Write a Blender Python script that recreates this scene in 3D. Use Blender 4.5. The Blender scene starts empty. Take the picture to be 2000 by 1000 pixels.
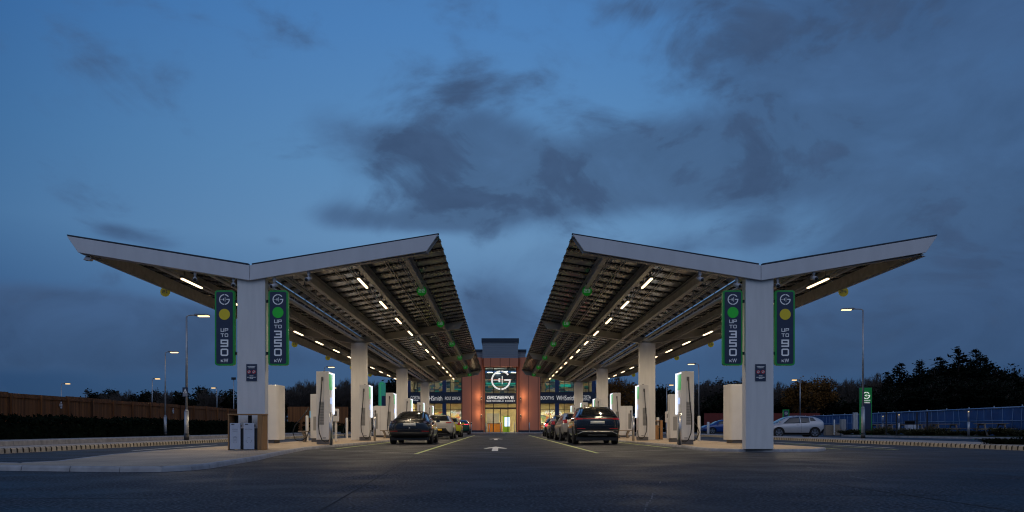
import bpy, math, random
from mathutils import Vector, Matrix
from mathutils.bvhtree import BVHTree
R = math.radians
scene = bpy.context.scene
col = scene.collection
rnd = random.Random(7)
CX = 0.15          # centre line of the forecourt
ORD = ['first', 'second', 'third', 'fourth', 'fifth', 'sixth', 'seventh', 'eighth', 'ninth', 'tenth', 'eleventh', 'twelfth',
       'thirteenth', 'fourteenth', 'fifteenth', 'sixteenth', 'seventeenth', 'eighteenth', 'nineteenth', 'twentieth']

# ------------------------------------------------------------------ materials
def new_mat(name):
    m = bpy.data.materials.new(name); m.use_nodes = True
    nt = m.node_tree; b = nt.nodes['Principled BSDF']
    return m, nt, b

def setin(b, key, v):
    if key in b.inputs: b.inputs[key].default_value = v

def mat(name, c, rough=0.5, metal=0.0, coat=0.0, emit=None, es=0.0, var=0.10, vs=6.0, bump=0.0, bs=60.0, spec=0.5, stretch=(1, 1, 1)):
    m, nt, b = new_mat(name)
    N, L = nt.nodes, nt.links
    tc = N.new('ShaderNodeTexCoord'); mp = N.new('ShaderNodeMapping'); mp.inputs['Scale'].default_value = stretch
    L.new(tc.outputs['Object'], mp.inputs['Vector'])
    no = N.new('ShaderNodeTexNoise'); no.inputs['Scale'].default_value = vs; no.inputs['Detail'].default_value = 5
    L.new(mp.outputs[0], no.inputs['Vector'])
    mr = N.new('ShaderNodeMapRange'); mr.inputs['From Min'].default_value = .3; mr.inputs['From Max'].default_value = .7
    mr.inputs['To Min'].default_value = 1 - var; mr.inputs['To Max'].default_value = 1 + var
    L.new(no.outputs['Fac'], mr.inputs['Value'])
    vm = N.new('ShaderNodeVectorMath'); vm.operation = 'SCALE'; vm.inputs[0].default_value = c
    L.new(mr.outputs[0], vm.inputs['Scale']); L.new(vm.outputs[0], b.inputs['Base Color'])
    setin(b, 'Roughness', rough); setin(b, 'Metallic', metal); setin(b, 'Coat Weight', coat); setin(b, 'Coat Roughness', .04)
    setin(b, 'Specular IOR Level', spec)
    if emit: setin(b, 'Emission Color', (*emit, 1)); setin(b, 'Emission Strength', es)
    if bump:
        n2 = N.new('ShaderNodeTexNoise'); n2.inputs['Scale'].default_value = bs; n2.inputs['Detail'].default_value = 4
        L.new(mp.outputs[0], n2.inputs['Vector'])
        bp = N.new('ShaderNodeBump'); bp.inputs['Strength'].default_value = bump; bp.inputs['Distance'].default_value = .01
        L.new(n2.outputs['Fac'], bp.inputs['Height']); L.new(bp.outputs[0], b.inputs['Normal'])
    return m

def mat_asphalt(name, c1, c2, rough=.62):
    m, nt, b = new_mat(name); N, L = nt.nodes, nt.links
    tc = N.new('ShaderNodeTexCoord')
    def noise(s, d=4, sc=None):
        n = N.new('ShaderNodeTexNoise'); n.inputs['Scale'].default_value = s; n.inputs['Detail'].default_value = d
        if sc:
            mp = N.new('ShaderNodeMapping'); mp.inputs['Scale'].default_value = sc
            L.new(tc.outputs['Object'], mp.inputs['Vector']); L.new(mp.outputs[0], n.inputs['Vector'])
        else: L.new(tc.outputs['Object'], n.inputs['Vector'])
        return n
    n1 = noise(.35, 6); n2 = noise(30, 2); n3 = noise(.9, 7); n4 = noise(22, 6)
    mx = N.new('ShaderNodeMix'); mx.data_type = 'RGBA'; mx.inputs['A'].default_value = (*c1, 1); mx.inputs['B'].default_value = (*c2, 1)
    ad = N.new('ShaderNodeMath'); ad.operation = 'ADD'; L.new(n1.outputs['Fac'], ad.inputs[0]); L.new(n3.outputs['Fac'], ad.inputs[1])
    mr = N.new('ShaderNodeMapRange'); mr.inputs['From Min'].default_value = .8; mr.inputs['From Max'].default_value = 1.2
    L.new(ad.outputs[0], mr.inputs['Value']); L.new(mr.outputs[0], mx.inputs['Factor'])
    sp = N.new('ShaderNodeMapRange'); sp.inputs['From Min'].default_value = .42; sp.inputs['From Max'].default_value = .74
    sp.inputs['To Min'].default_value = .25; sp.inputs['To Max'].default_value = 5.5
    L.new(n2.outputs['Fac'], sp.inputs['Value'])
    s4 = N.new('ShaderNodeMapRange'); s4.inputs['From Min'].default_value = .3; s4.inputs['From Max'].default_value = .7
    s4.inputs['To Min'].default_value = .5; s4.inputs['To Max'].default_value = 1.55
    L.new(n4.outputs['Fac'], s4.inputs['Value'])
    ml = N.new('ShaderNodeMath'); ml.operation = 'MULTIPLY'; L.new(sp.outputs[0], ml.inputs[0]); L.new(s4.outputs[0], ml.inputs[1])
    vm = N.new('ShaderNodeVectorMath'); vm.operation = 'SCALE'; L.new(mx.outputs['Result'], vm.inputs[0]); L.new(ml.outputs[0], vm.inputs['Scale'])
    L.new(vm.outputs[0], b.inputs['Base Color'])
    rr = N.new('ShaderNodeMapRange'); rr.inputs['From Min'].default_value = .35; rr.inputs['From Max'].default_value = .65
    rr.inputs['To Min'].default_value = rough - .10; rr.inputs['To Max'].default_value = rough + .12
    L.new(n3.outputs['Fac'], rr.inputs['Value']); L.new(rr.outputs[0], b.inputs['Roughness'])
    bp = N.new('ShaderNodeBump'); bp.inputs['Strength'].default_value = .55; bp.inputs['Distance'].default_value = .012
    L.new(n2.outputs['Fac'], bp.inputs['Height']); L.new(bp.outputs[0], b.inputs['Normal'])
    setin(b, 'Specular IOR Level', .16)
    return m

def mat_boards(name, c1, c2, pitch, axis='Y'):
    """vertical boards across the given object axis: board-by-board tone, grain and gaps"""
    m, nt, b = new_mat(name); N, L = nt.nodes, nt.links
    tc = N.new('ShaderNodeTexCoord'); se = N.new('ShaderNodeSeparateXYZ'); L.new(tc.outputs['Object'], se.inputs[0])
    d = N.new('ShaderNodeMath'); d.operation = 'DIVIDE'; L.new(se.outputs[axis], d.inputs[0]); d.inputs[1].default_value = pitch
    fl = N.new('ShaderNodeMath'); fl.operation = 'FLOOR'; L.new(d.outputs[0], fl.inputs[0])
    wn = N.new('ShaderNodeTexWhiteNoise'); wn.noise_dimensions = '1D'; L.new(fl.outputs[0], wn.inputs['W'])
    fr = N.new('ShaderNodeMath'); fr.operation = 'FRACT'; L.new(d.outputs[0], fr.inputs[0])
    pp = N.new('ShaderNodeMath'); pp.operation = 'PINGPONG'; L.new(d.outputs[0], pp.inputs[0]); pp.inputs[1].default_value = .5
    gp = N.new('ShaderNodeMapRange'); gp.inputs['From Min'].default_value = 0; gp.inputs['From Max'].default_value = .06
    gp.inputs['To Min'].default_value = .25; L.new(pp.outputs[0], gp.inputs['Value'])
    mp = N.new('ShaderNodeMapping'); mp.inputs['Scale'].default_value = (14, 14, .7); L.new(tc.outputs['Object'], mp.inputs['Vector'])
    no = N.new('ShaderNodeTexNoise'); no.inputs['Scale'].default_value = 1.5; no.inputs['Detail'].default_value = 6; L.new(mp.outputs[0], no.inputs['Vector'])
    av = N.new('ShaderNodeMath'); av.operation = 'ADD'; L.new(wn.outputs['Value'], av.inputs[0]); L.new(no.outputs['Fac'], av.inputs[1])
    mr = N.new('ShaderNodeMapRange'); mr.inputs['From Min'].default_value = .3; mr.inputs['From Max'].default_value = 1.7; L.new(av.outputs[0], mr.inputs['Value'])
    mx = N.new('ShaderNodeMix'); mx.data_type = 'RGBA'; mx.inputs['A'].default_value = (*c1, 1); mx.inputs['B'].default_value = (*c2, 1)
    L.new(mr.outputs[0], mx.inputs['Factor'])
    vm = N.new('ShaderNodeVectorMath'); vm.operation = 'SCALE'; L.new(mx.outputs['Result'], vm.inputs[0]); L.new(gp.outputs[0], vm.inputs['Scale'])
    L.new(vm.outputs[0], b.inputs['Base Color']); setin(b, 'Roughness', .8)
    bp = N.new('ShaderNodeBump'); bp.inputs['Distance'].default_value = .02; L.new(gp.outputs[0], bp.inputs['Height']); L.new(bp.outputs[0], b.inputs['Normal'])
    return m

def mat_pave(name, c, brick=(0.2, 0.1)):
    m, nt, b = new_mat(name); N, L = nt.nodes, nt.links
    tc = N.new('ShaderNodeTexCoord')
    br = N.new('ShaderNodeTexBrick'); br.inputs['Scale'].default_value = 1.0
    br.inputs['Brick Width'].default_value = brick[0]; br.inputs['Row Height'].default_value = brick[1]; br.inputs['Mortar Size'].default_value = .006
    br.inputs['Color1'].default_value = (*[x * .9 for x in c], 1); br.inputs['Color2'].default_value = (*[x * 1.12 for x in c], 1)
    br.inputs['Mortar'].default_value = (*[x * .45 for x in c], 1)
    L.new(tc.outputs['Object'], br.inputs['Vector'])
    no = N.new('ShaderNodeTexNoise'); no.inputs['Scale'].default_value = .8; no.inputs['Detail'].default_value = 8; L.new(tc.outputs['Object'], no.inputs['Vector'])
    mr = N.new('ShaderNodeMapRange'); mr.inputs['From Min'].default_value = .3; mr.inputs['From Max'].default_value = .7
    mr.inputs['To Min'].default_value = .78; mr.inputs['To Max'].default_value = 1.15; L.new(no.outputs['Fac'], mr.inputs['Value'])
    vm = N.new('ShaderNodeVectorMath'); vm.operation = 'SCALE'; L.new(br.outputs['Color'], vm.inputs[0]); L.new(mr.outputs[0], vm.inputs['Scale'])
    L.new(vm.outputs[0], b.inputs['Base Color']); setin(b, 'Roughness', .75)
    return m

def mat_glass(name, tint=(.8, .9, .95), gloss=.18, rough=.02):
    m, nt, b = new_mat(name); N, L = nt.nodes, nt.links
    N.remove(b); out = [n for n in N if n.type == 'OUTPUT_MATERIAL'][0]
    tr = N.new('ShaderNodeBsdfTransparent'); tr.inputs['Color'].default_value = (*tint, 1)
    gl = N.new('ShaderNodeBsdfGlossy'); gl.inputs['Roughness'].default_value = rough
    no = N.new('ShaderNodeTexNoise'); no.inputs['Scale'].default_value = .6
    bp = N.new('ShaderNodeBump'); bp.inputs['Strength'].default_value = .05; L.new(no.outputs['Fac'], bp.inputs['Height']); L.new(bp.outputs[0], gl.inputs['Normal'])
    lw = N.new('ShaderNodeLayerWeight'); lw.inputs['Blend'].default_value = gloss
    mx = N.new('ShaderNodeMixShader'); L.new(lw.outputs['Fresnel'], mx.inputs[0]); L.new(tr.outputs[0], mx.inputs[1]); L.new(gl.outputs[0], mx.inputs[2])
    L.new(mx.outputs[0], out.inputs['Surface'])
    return m

def mat_shelves(name, cols, sx=1.5, sz=3.0, emit=0.0):
    """goods on shelves: small patches of many colours"""
    m, nt, b = new_mat(name); N, L = nt.nodes, nt.links
    tc = N.new('ShaderNodeTexCoord'); mp = N.new('ShaderNodeMapping'); mp.inputs['Scale'].default_value = (sx, sx, sz); L.new(tc.outputs['Object'], mp.inputs['Vector'])
    vo = N.new('ShaderNodeTexVoronoi'); vo.distance = 'CHEBYCHEV'; vo.inputs['Scale'].default_value = 1.6; L.new(mp.outputs[0], vo.inputs['Vector'])
    se = N.new('ShaderNodeSeparateColor'); L.new(vo.outputs['Color'], se.inputs[0])
    cr = N.new('ShaderNodeValToRGB'); cr.color_ramp.interpolation = 'CONSTANT'
    while len(cr.color_ramp.elements) < len(cols): cr.color_ramp.elements.new(.5)
    for i, c in enumerate(cols):
        cr.color_ramp.elements[i].position = i / len(cols); cr.color_ramp.elements[i].color = (*c, 1)
    L.new(se.outputs[0], cr.inputs[0]); L.new(cr.outputs[0], b.inputs['Base Color']); setin(b, 'Roughness', .6)
    return m

M = {}
M['asphalt'] = mat_asphalt('asphalt', (.011, .0125, .017), (.024, .025, .029))
M['asphalt_lot'] = mat_asphalt('asphalt_lot', (.012, .016, .024), (.020, .024, .033))
M['grass_land'] = mat('grass_land', (.03, .04, .02), .95, var=.3, vs=2, bump=.6, bs=30)
M['pave'] = mat_pave('block_paving', (.44, .335, .23))
M['verge'] = mat_pave('verge_paving', (.33, .30, .27), (.4, .2))
M['kerb'] = mat('kerb_concrete', (.36, .35, .35), .85, var=.22, vs=4, bump=.3, bs=50)
M['kerb_tan'] = mat('kerb_tan', (.33, .305, .265), .85, var=.2, vs=4, bump=.3)
M['slot'] = mat('drain_slot', (.02, .015, .012), .9)
M['white_paint'] = mat('white_road_paint', (.72, .72, .70), .6, var=.25, vs=25)
M['old_paint'] = mat('worn_road_paint', (.30, .30, .29), .7, var=.5, vs=8)
M['chalk'] = mat('faded_chalk', (.10, .10, .10), .7, var=.5, vs=8)
M['lime_paint'] = mat('lime_road_paint', (.50, .62, .20), .6, var=.25, vs=25)
M['fascia'] = mat('white_cladding', (.66, .66, .67), .45, var=.05, vs=2.2, stretch=(1.5, 1, .5))
M['column'] = mat('white_column_paint', (.74, .725, .70), .4, var=.05, vs=3, stretch=(2.5, 2.5, .35))
M['steel'] = mat('galvanised_steel', (.42, .415, .40), .45, metal=.15, var=.18, vs=5, bump=.1)
M['steel_light'] = mat('painted_steel', (.52, .50, .46), .45, var=.08, vs=4)
M['steel_dark'] = mat('dark_rail', (.014, .013, .013), .5, metal=.3, var=.3, vs=7)
M['panel'] = mat('panel_underside', (.22, .23, .255), .20, metal=.0, var=.45, vs=1.1, coat=0.0, spec=1.0)
M['pv'] = mat('solar_cells', (.01, .015, .03), .15, coat=.8, var=.3, vs=12)
M['conduit'] = mat('conduit', (.42, .42, .42), .35, metal=.7, var=.1)
M['housing'] = mat('light_housing', (.22, .22, .22), .5)
M['strip'] = mat('strip_glow', (1, .9, .75), .4, emit=(1.0, .74, .42), es=3.4)
M['lampglow'] = mat('street_lamp_glow', (1, .9, .7), .4, emit=(1.0, .66, .27), es=3.0)
M['coolbar'] = mat('cool_light_bar', (.9, .92, 1), .3, emit=(.80, .86, 1.0), es=1.5)
M['greenlit'] = mat('green_lit_panel', (.05, .5, .12), .3, emit=(.06, .62, .14), es=.22)
M['screen'] = mat('lit_screen', (.3, .4, .6), .2, emit=(.45, .60, 1.0), es=.7)
M['cyan'] = mat('cyan_screen', (.05, .3, .4), .2, emit=(.05, .45, .75), es=.6)
M['charger'] = mat('charger_white', (.74, .735, .73), .32, coat=.3, var=.04, vs=2)
M['vent'] = mat('vent_grey', (.33, .33, .33), .5, var=.25, vs=60, stretch=(1, 1, 6))
M['plinth'] = mat('plinth_grey', (.12, .12, .13), .6)
M['rubber'] = mat('black_rubber', (.012, .012, .012), .45)
M['black'] = mat('black_plastic', (.015, .015, .017), .4)
M['navy'] = mat('navy_sign_face', (.028, .042, .085), .35, var=.08)
M['navy_wall'] = mat('navy_band', (.012, .022, .045), .45)
M['bluepost'] = mat('blue_pier', (.010, .035, .11), .4)
M['green'] = mat('green_sign_rim', (.015, .27, .05), .35, var=.12, emit=(.01, .3, .05), es=.06)
M['dotgreen'] = mat('green_dot', (.015, .40, .03), .4, emit=(.015, .4, .03), es=.12, var=.04)
M['dotyellow'] = mat('yellow_dot', (.60, .48, .015), .4, emit=(.6, .48, .02), es=.06, var=.04)
M['letter'] = mat('pale_lettering', (.62, .66, .72), .4, emit=(.6, .66, .75), es=.12, var=.03)
M['litletter'] = mat('lit_lettering', (.9, .9, .9), .4, emit=(1, .97, .88), es=.65, var=.02)
M['litletter_dim'] = mat('dim_lettering', (.8, .8, .8), .4, emit=(1, .97, .9), es=.35, var=.02)
M['galv'] = mat('galvanised_post', (.40, .41, .42), .4, metal=.6, var=.12, vs=8)
M['stainless'] = mat('brushed_stainless', (.5, .5, .52), .3, metal=.9, var=.12, vs=10, stretch=(6, 6, .3))
M['timber'] = mat('oiled_timber', (.33, .17, .062), .6, var=.25, vs=5, stretch=(5, 5, .6), bump=.2)
M['grey_timber'] = mat('weathered_timber', (.27, .215, .16), .75, var=.25, vs=5, stretch=(1, 6, 6))
M['binface'] = mat('bin_face', (.50, .54, .62), .4, var=.05)
M['icon'] = mat('printed_icon', (.22, .25, .31), .5)
M['fence'] = mat_boards('fence_boards', (.15, .052, .012), (.33, .12, .030), .125, 'Y')
M['fence_x'] = mat_boards('fence_boards_across', (.15, .052, .012), (.33, .12, .030), .125, 'X')
M['hoarding'] = mat('blue_sheeting', (.016, .085, .25), .5, var=.18, vs=1.3)
M['hoard_rail'] = mat('pale_sheeting_seam', (.26, .40, .60), .5)
M['terra'] = mat_boards('terracotta_cladding', (.60, .205, .11), (.63, .22, .12), 1.24, 'X')
M['cladgrey'] = mat_boards('blue_grey_cladding', (.20, .24, .28), (.23, .27, .31), .25, 'Z')
M['cap'] = mat('dark_parapet_cap', (.012, .025, .045), .5)
M['glass'] = mat_glass('shop_glass')
M['letter_pale'] = mat('pale_letter', (.6, .6, .6), .4, emit=(1, .97, .9), es=.45, var=.02)
M['frame'] = mat('dark_window_frame', (.012, .014, .018), .4)
M['interior'] = mat('warm_interior_wall', (.55, .44, .26), .8, var=.2, vs=.7)
M['shelf_low'] = mat_shelves('shop_goods', [(.75, .58, .28), (.45, .34, .14), (.8, .75, .6), (.2, .28, .16), (.7, .45, .15), (.1, .12, .14), (.6, .6, .55), (.45, .12, .06)], 1.3, 2.2)
M['shelf_up'] = mat_shelves('lounge_colours', [(.03, .12, .20), (.55, .45, .30), (.45, .32, .14), (.10, .14, .18), (.04, .30, .28), (.6, .5, .35), (.14, .22, .34), (.4, .36, .30)], .9, 2.2)
M['loungelight'] = mat('lounge_ceiling_glow', (1, .9, .7), .4, emit=(1, .80, .55), es=22)
M['warmpanel'] = mat('ceiling_panel_glow', (1, .9, .7), .4, emit=(1, .76, .42), es=95)
M['teal'] = mat('teal_glow', (.02, .4, .3), .4, emit=(.03, .55, .40), es=.3)
M['pink'] = mat('coral_glow', (.7, .2, .12), .4, emit=(1, .30, .16), es=1.1)
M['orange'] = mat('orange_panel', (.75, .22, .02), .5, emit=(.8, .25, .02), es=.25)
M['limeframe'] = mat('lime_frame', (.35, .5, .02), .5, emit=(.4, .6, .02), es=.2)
M['floor'] = mat('shop_floor', (.3, .27, .22), .4)
M['tealsign'] = mat('teal_pylon', (.04, .30, .20), .4, emit=(.04, .34, .22), es=.22)
M['bark'] = mat('bark', (.045, .034, .026), .95, var=.4, vs=12)
M['twig'] = mat('twigs', (.10, .078, .062), .95, var=.3, vs=3)
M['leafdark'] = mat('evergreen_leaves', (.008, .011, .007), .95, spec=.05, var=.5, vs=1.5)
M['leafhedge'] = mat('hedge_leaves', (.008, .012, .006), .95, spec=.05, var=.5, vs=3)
M['leafautumn'] = mat('autumn_leaves', (.17, .08, .022), .95, spec=.05, var=.4, vs=1.5)
M['leafplant'] = mat('planting_leaves', (.060, .056, .026), .95, spec=.05, var=.5, vs=3)
M['leafpale'] = mat('dry_grass', (.17, .12, .07), .85, var=.4, vs=3)
M['redwall'] = mat('dark_red_boarding', (.16, .02, .012), .7)
M['tyre'] = mat('tyre', (.012, .012, .013), .75, bump=.2)
M['rim'] = mat('alloy', (.35, .35, .37), .3, metal=.9)
M['rimdark'] = mat('dark_alloy', (.05, .05, .055), .35, metal=.8)
M['carglass'] = mat('car_glass', (.012, .014, .017), .04, coat=1.0, var=.05)
M['carblack'] = mat('black_car_paint', (.005, .007, .013), .16, coat=1.0, var=.05)
M['carnavy'] = mat('navy_black_car_paint', (.004, .006, .012), .16, coat=1.0, var=.05)
M['carwhite'] = mat('pearl_white_car_paint', (.52, .50, .47), .28, coat=.8, var=.03)
M['carsilver'] = mat('silver_car_paint', (.42, .40, .38), .3, metal=.3, coat=.8, var=.03)
M['cari'] = mat('pale_silver_paint', (.50, .50, .52), .3, metal=.15, coat=.7, var=.03)
M['caryellow'] = mat('yellow_green_car_paint', (.50, .52, .02), .25, coat=.8, var=.05)
M['carteal'] = mat('dark_teal_car_paint', (.008, .06, .055), .22, coat=1.0, var=.05)
M['carblue'] = mat('blue_car_paint', (.012, .05, .22), .2, coat=1.0, var=.05)
M['trim'] = mat('silver_trim', (.55, .55, .56), .3, metal=.8)
M['redlens'] = mat('red_lens', (.25, .008, .01), .15, coat=1, emit=(.5, .01, .01), es=.10)
M['redlit'] = mat('red_light_bar', (.8, .05, .05), .2, emit=(1, .04, .07), es=2.6)
M['lens'] = mat('clear_lens', (.5, .5, .52), .1, coat=1)
M['plate'] = mat('pale_plate', (.62, .64, .64), .4)
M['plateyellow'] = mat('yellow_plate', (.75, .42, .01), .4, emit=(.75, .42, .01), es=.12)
M['camwhite'] = mat('camera_white', (.5, .5, .52), .4)

# ------------------------------------------------------------------ mesh builder
class MB:
    def __init__(s): s.v = []; s.f = []; s.mi = []; s.mats = []; s.cur = 0; s.smooth = []
    def use(s, m):
        m = M[m] if isinstance(m, str) else m
        if m not in s.mats: s.mats.append(m)
        s.cur = s.mats.index(m); return s
    def add(s, vs, fs, smooth=False):
        o = len(s.v); s.v += [tuple(v) for v in vs]
        for f in fs: s.f.append([i + o for i in f]); s.mi.append(s.cur); s.smooth.append(smooth)
        return s
    def box(s, x0, x1, y0, y1, z0, z1):
        v = [(x, y, z) for z in (z0, z1) for y in (y0, y1) for x in (x0, x1)]
        return s.add(v, [(0, 2, 3, 1), (4, 5, 7, 6), (0, 1, 5, 4), (2, 6, 7, 3), (0, 4, 6, 2), (1, 3, 7, 5)])
    def prism(s, poly, a, b, axis='Z', smooth=False):
        """poly in the two remaining axes; extruded from a to b"""
        n = len(poly)
        area = sum(poly[i][0] * poly[(i + 1) % n][1] - poly[(i + 1) % n][0] * poly[i][1] for i in range(n))
        if area < 0: poly = poly[::-1]
        def P(p, t): return {'Z': (p[0], p[1], t), 'Y': (p[0], t, p[1]), 'X': (t, p[0], p[1])}[axis]
        flip = axis == 'Y'
        v = [P(p, a) for p in poly] + [P(p, b) for p in poly]
        fs = [tuple(range(n))[::-1], tuple(range(n, 2 * n))] + [(i, (i + 1) % n, n + (i + 1) % n, n + i) for i in range(n)]
        if (b < a) != flip: fs = [f[::-1] for f in fs]
        return s.add(v, fs, smooth)
    def tube(s, pts, r, n=6, cap=True, smooth=True):
        pts = [Vector(p) for p in pts]; k = len(pts); rs = r if isinstance(r, (list, tuple)) else [r] * k
        ref = None; vs = []
        for i, p in enumerate(pts):
            d = (pts[min(i + 1, k - 1)] - pts[max(i - 1, 0)])
            if d.length < 1e-9: d = Vector((0, 0, 1))
            d.normalize()
            if ref is None: ref = Vector((0, 0, 1)) if abs(d.z) < .9 else Vector((1, 0, 0))
            a = d.cross(ref).normalized(); b2 = d.cross(a).normalized(); ref = -b2 if abs(d.dot(b2)) < .99 else ref
            ref = a.cross(d).normalized()
            for j in range(n):
                t = 2 * math.pi * j / n
                vs.append(p + a * math.cos(t) * rs[i] + ref * math.sin(t) * rs[i])
        fs = [(i * n + j, i * n + (j + 1) % n, (i + 1) * n + (j + 1) % n, (i + 1) * n + j) for i in range(k - 1) for j in range(n)]
        if cap: fs += [tuple(range(n))[::-1], tuple((k - 1) * n + j for j in range(n))]
        return s.add(vs, fs, smooth)
    def cyl(s, x, y, z0, z1, r, n=16, r2=None):
        return s.tube([(x, y, z0), (x, y, z1)], [r, r if r2 is None else r2], n)
    def lathe(s, prof, n=24, axis='X', c=(0, 0, 0)):
        """prof = [(t along axis, radius)]"""
        vs = []
        for t, r in prof:
            for j in range(n):
                a = 2 * math.pi * j / n; p = (r * math.cos(a), r * math.sin(a))
                q = {'X': (t, p[0], p[1]), 'Y': (p[0], t, p[1]), 'Z': (p[0], p[1], t)}[axis]
                vs.append((q[0] + c[0], q[1] + c[1], q[2] + c[2]))
        k = len(prof)
        fs = [(i * n + j, i * n + (j + 1) % n, (i + 1) * n + (j + 1) % n, (i + 1) * n + j) for i in range(k - 1) for j in range(n)]
        fs += [tuple(range(n))[::-1], tuple((k - 1) * n + j for j in range(n))]
        return s.add(vs, fs, True)
    def disc(s, cx, cz, r, y0, y1, n=32, r0=0):
        """round plate facing -Y (ring when r0)"""
        if not r0: return s.prism([(cx + r * math.cos(2 * math.pi * i / n), cz + r * math.sin(2 * math.pi * i / n)) for i in range(n)], y0, y1, 'Y')
        return s.arc(cx, cz, r0, r, 0, 360, y0, y1, n)
    def arc(s, cx, cz, r0, r1, a0, a1, y0, y1, n=24):
        vs = []
        for i in range(n + 1):
            t = R(a0 + (a1 - a0) * i / n)
            for r in (r0, r1):
                for y in (y0, y1): vs.append((cx + r * math.cos(t), y, cz + r * math.sin(t)))
        fs = []
        for i in range(n):
            o = i * 4; q = o + 4
            fs += [(o, o + 2, q + 2, q), (o + 1, q + 1, q + 3, o + 3), (o, q, q + 1, o + 1), (o + 2, o + 3, q + 3, q + 2)]
        fs += [(0, 1, 3, 2), (n * 4, n * 4 + 2, n * 4 + 3, n * 4 + 1)]
        return s.add(vs, fs)
    def build(s, name, parent=None, bevel=0, seg=2, recalc=False):
        me = bpy.data.meshes.new(name); me.from_pydata(s.v, [], s.f)
        for m in s.mats: me.materials.append(m)
        me.polygons.foreach_set('material_index', s.mi); me.polygons.foreach_set('use_smooth', s.smooth)
        if recalc:
            import bmesh
            bm = bmesh.new(); bm.from_mesh(me); bmesh.ops.recalc_face_normals(bm, faces=bm.faces); bm.to_mesh(me); bm.free()
        me.update()
        o = bpy.data.objects.new(name, me); col.objects.link(o)
        if parent: o.parent = parent
        if bevel:
            b = o.modifiers.new('bevel', 'BEVEL'); b.width = bevel; b.segments = seg; b.limit_method = 'ANGLE'; b.angle_limit = R(50)
        return o

def tag(o, label=None, cat=None, group=None, kind=None):
    if label: o['label'] = label
    if cat: o['category'] = cat
    if group: o['group'] = group
    if kind: o['kind'] = kind
    return o
def empty(name, loc=(0, 0, 0), rz=0, label=None, cat=None, group=None):
    o = bpy.data.objects.new(name, None); col.objects.link(o); o.location = loc; o.rotation_euler = (0, 0, rz)
    o.empty_display_size = .2
    return tag(o, label, cat, group)
def copy_tree(o, parent=None):
    c = o.copy(); col.objects.link(c)
    if parent: c.parent = parent
    for ch in list(o.children): copy_tree(ch, c)
    return c
def structure(mb, name, **k): return tag(mb.build(name, **k), kind='structure')

# ------------------------------------------------------------------ lettering
G = {
 'A': [[(0, 0), (0, 3), (1, 4), (3, 4), (3, 0)], [(0, 1.5), (3, 1.5)]],
 'B': [[(0, 0), (0, 4), (3, 4), (3, 0), (0, 0)], [(0, 2), (3, 2)]],
 'C': [[(3, 4), (0, 4), (0, 0), (3, 0)]], 'D': [[(0, 0), (0, 4), (2.4, 4), (3, 3.2), (3, .8), (2.4, 0), (0, 0)]],
 'E': [[(3, 4), (0, 4), (0, 0), (3, 0)], [(0, 2), (2.7, 2)]],
 'F': [[(3, 4), (0, 4), (0, 0)], [(0, 2), (2.6, 2)]],
 'G': [[(3, 4), (0, 4), (0, 0), (3, 0), (3, 2), (1.6, 2)]],
 'H': [[(0, 0), (0, 4)], [(3, 0), (3, 4)], [(0, 2), (3, 2)]],
 'I': [[(0, 0), (0, 4)]], 'K': [[(0, 0), (0, 4)], [(2.8, 4), (.3, 2), (2.8, 0)]], 'L': [[(0, 4), (0, 0), (3, 0)]],
 'M': [[(0, 0), (0, 4), (1.5, 2), (3, 4), (3, 0)]], 'N': [[(0, 0), (0, 4), (3, 0), (3, 4)]],
 'O': [[(.4, 0), (0, .4), (0, 3.6), (.4, 4), (2.6, 4), (3, 3.6), (3, .4), (2.6, 0), (.4, 0)]],
 'P': [[(0, 0), (0, 4), (3, 4), (3, 1.8), (0, 1.8)]],
 'R': [[(0, 0), (0, 4), (3, 4), (3, 1.8), (0, 1.8)], [(1.6, 1.8), (3, 0)]],
 'S': [[(3, 4), (0, 4), (0, 2), (3, 2), (3, 0), (0, 0)]], 'T': [[(0, 4), (3, 4)], [(1.5, 4), (1.5, 0)]],
 'U': [[(0, 4), (0, 0), (3, 0), (3, 4)]], 'V': [[(0, 4), (1.5, 0), (3, 4)]],
 'W': [[(0, 4), (.8, 0), (1.9, 4), (3, 0), (3.8, 4)]], 'Y': [[(0, 4), (1.5, 2), (3, 4)], [(1.5, 2), (1.5, 0)]],
 '1': [[(.8, 4), (1.6, 4), (1.6, 0)], [(.8, 0), (2.4, 0)]], '2': [[(0, 4), (3, 4), (3, 2), (0, 2), (0, 0), (3, 0)]],
 '3': [[(0, 4), (3, 4), (3, 0), (0, 0)], [(.8, 2), (3, 2)]], '4': [[(0, 4), (0, 1.7), (3, 1.7)], [(2.3, 4), (2.3, 0)]],
 '5': [[(3, 4), (0, 4), (0, 2.1), (3, 2.1), (3, 0), (0, 0)]], '6': [[(3, 4), (0, 4), (0, 0), (3, 0), (3, 2), (0, 2)]],
 '7': [[(0, 4), (3, 4), (1.5, 0)]], '8': [[(0, 0), (0, 4), (3, 4), (3, 0), (0, 0)], [(0, 2), (3, 2)]],
 '9': [[(3, 1.9), (0, 1.9), (0, 4), (3, 4), (3, 0), (0, 0)]], '0': [[(.4, 0), (0, .4), (0, 3.6), (.4, 4), (2.6, 4), (3, 3.6), (3, .4), (2.6, 0), (.4, 0)]],
}
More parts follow.
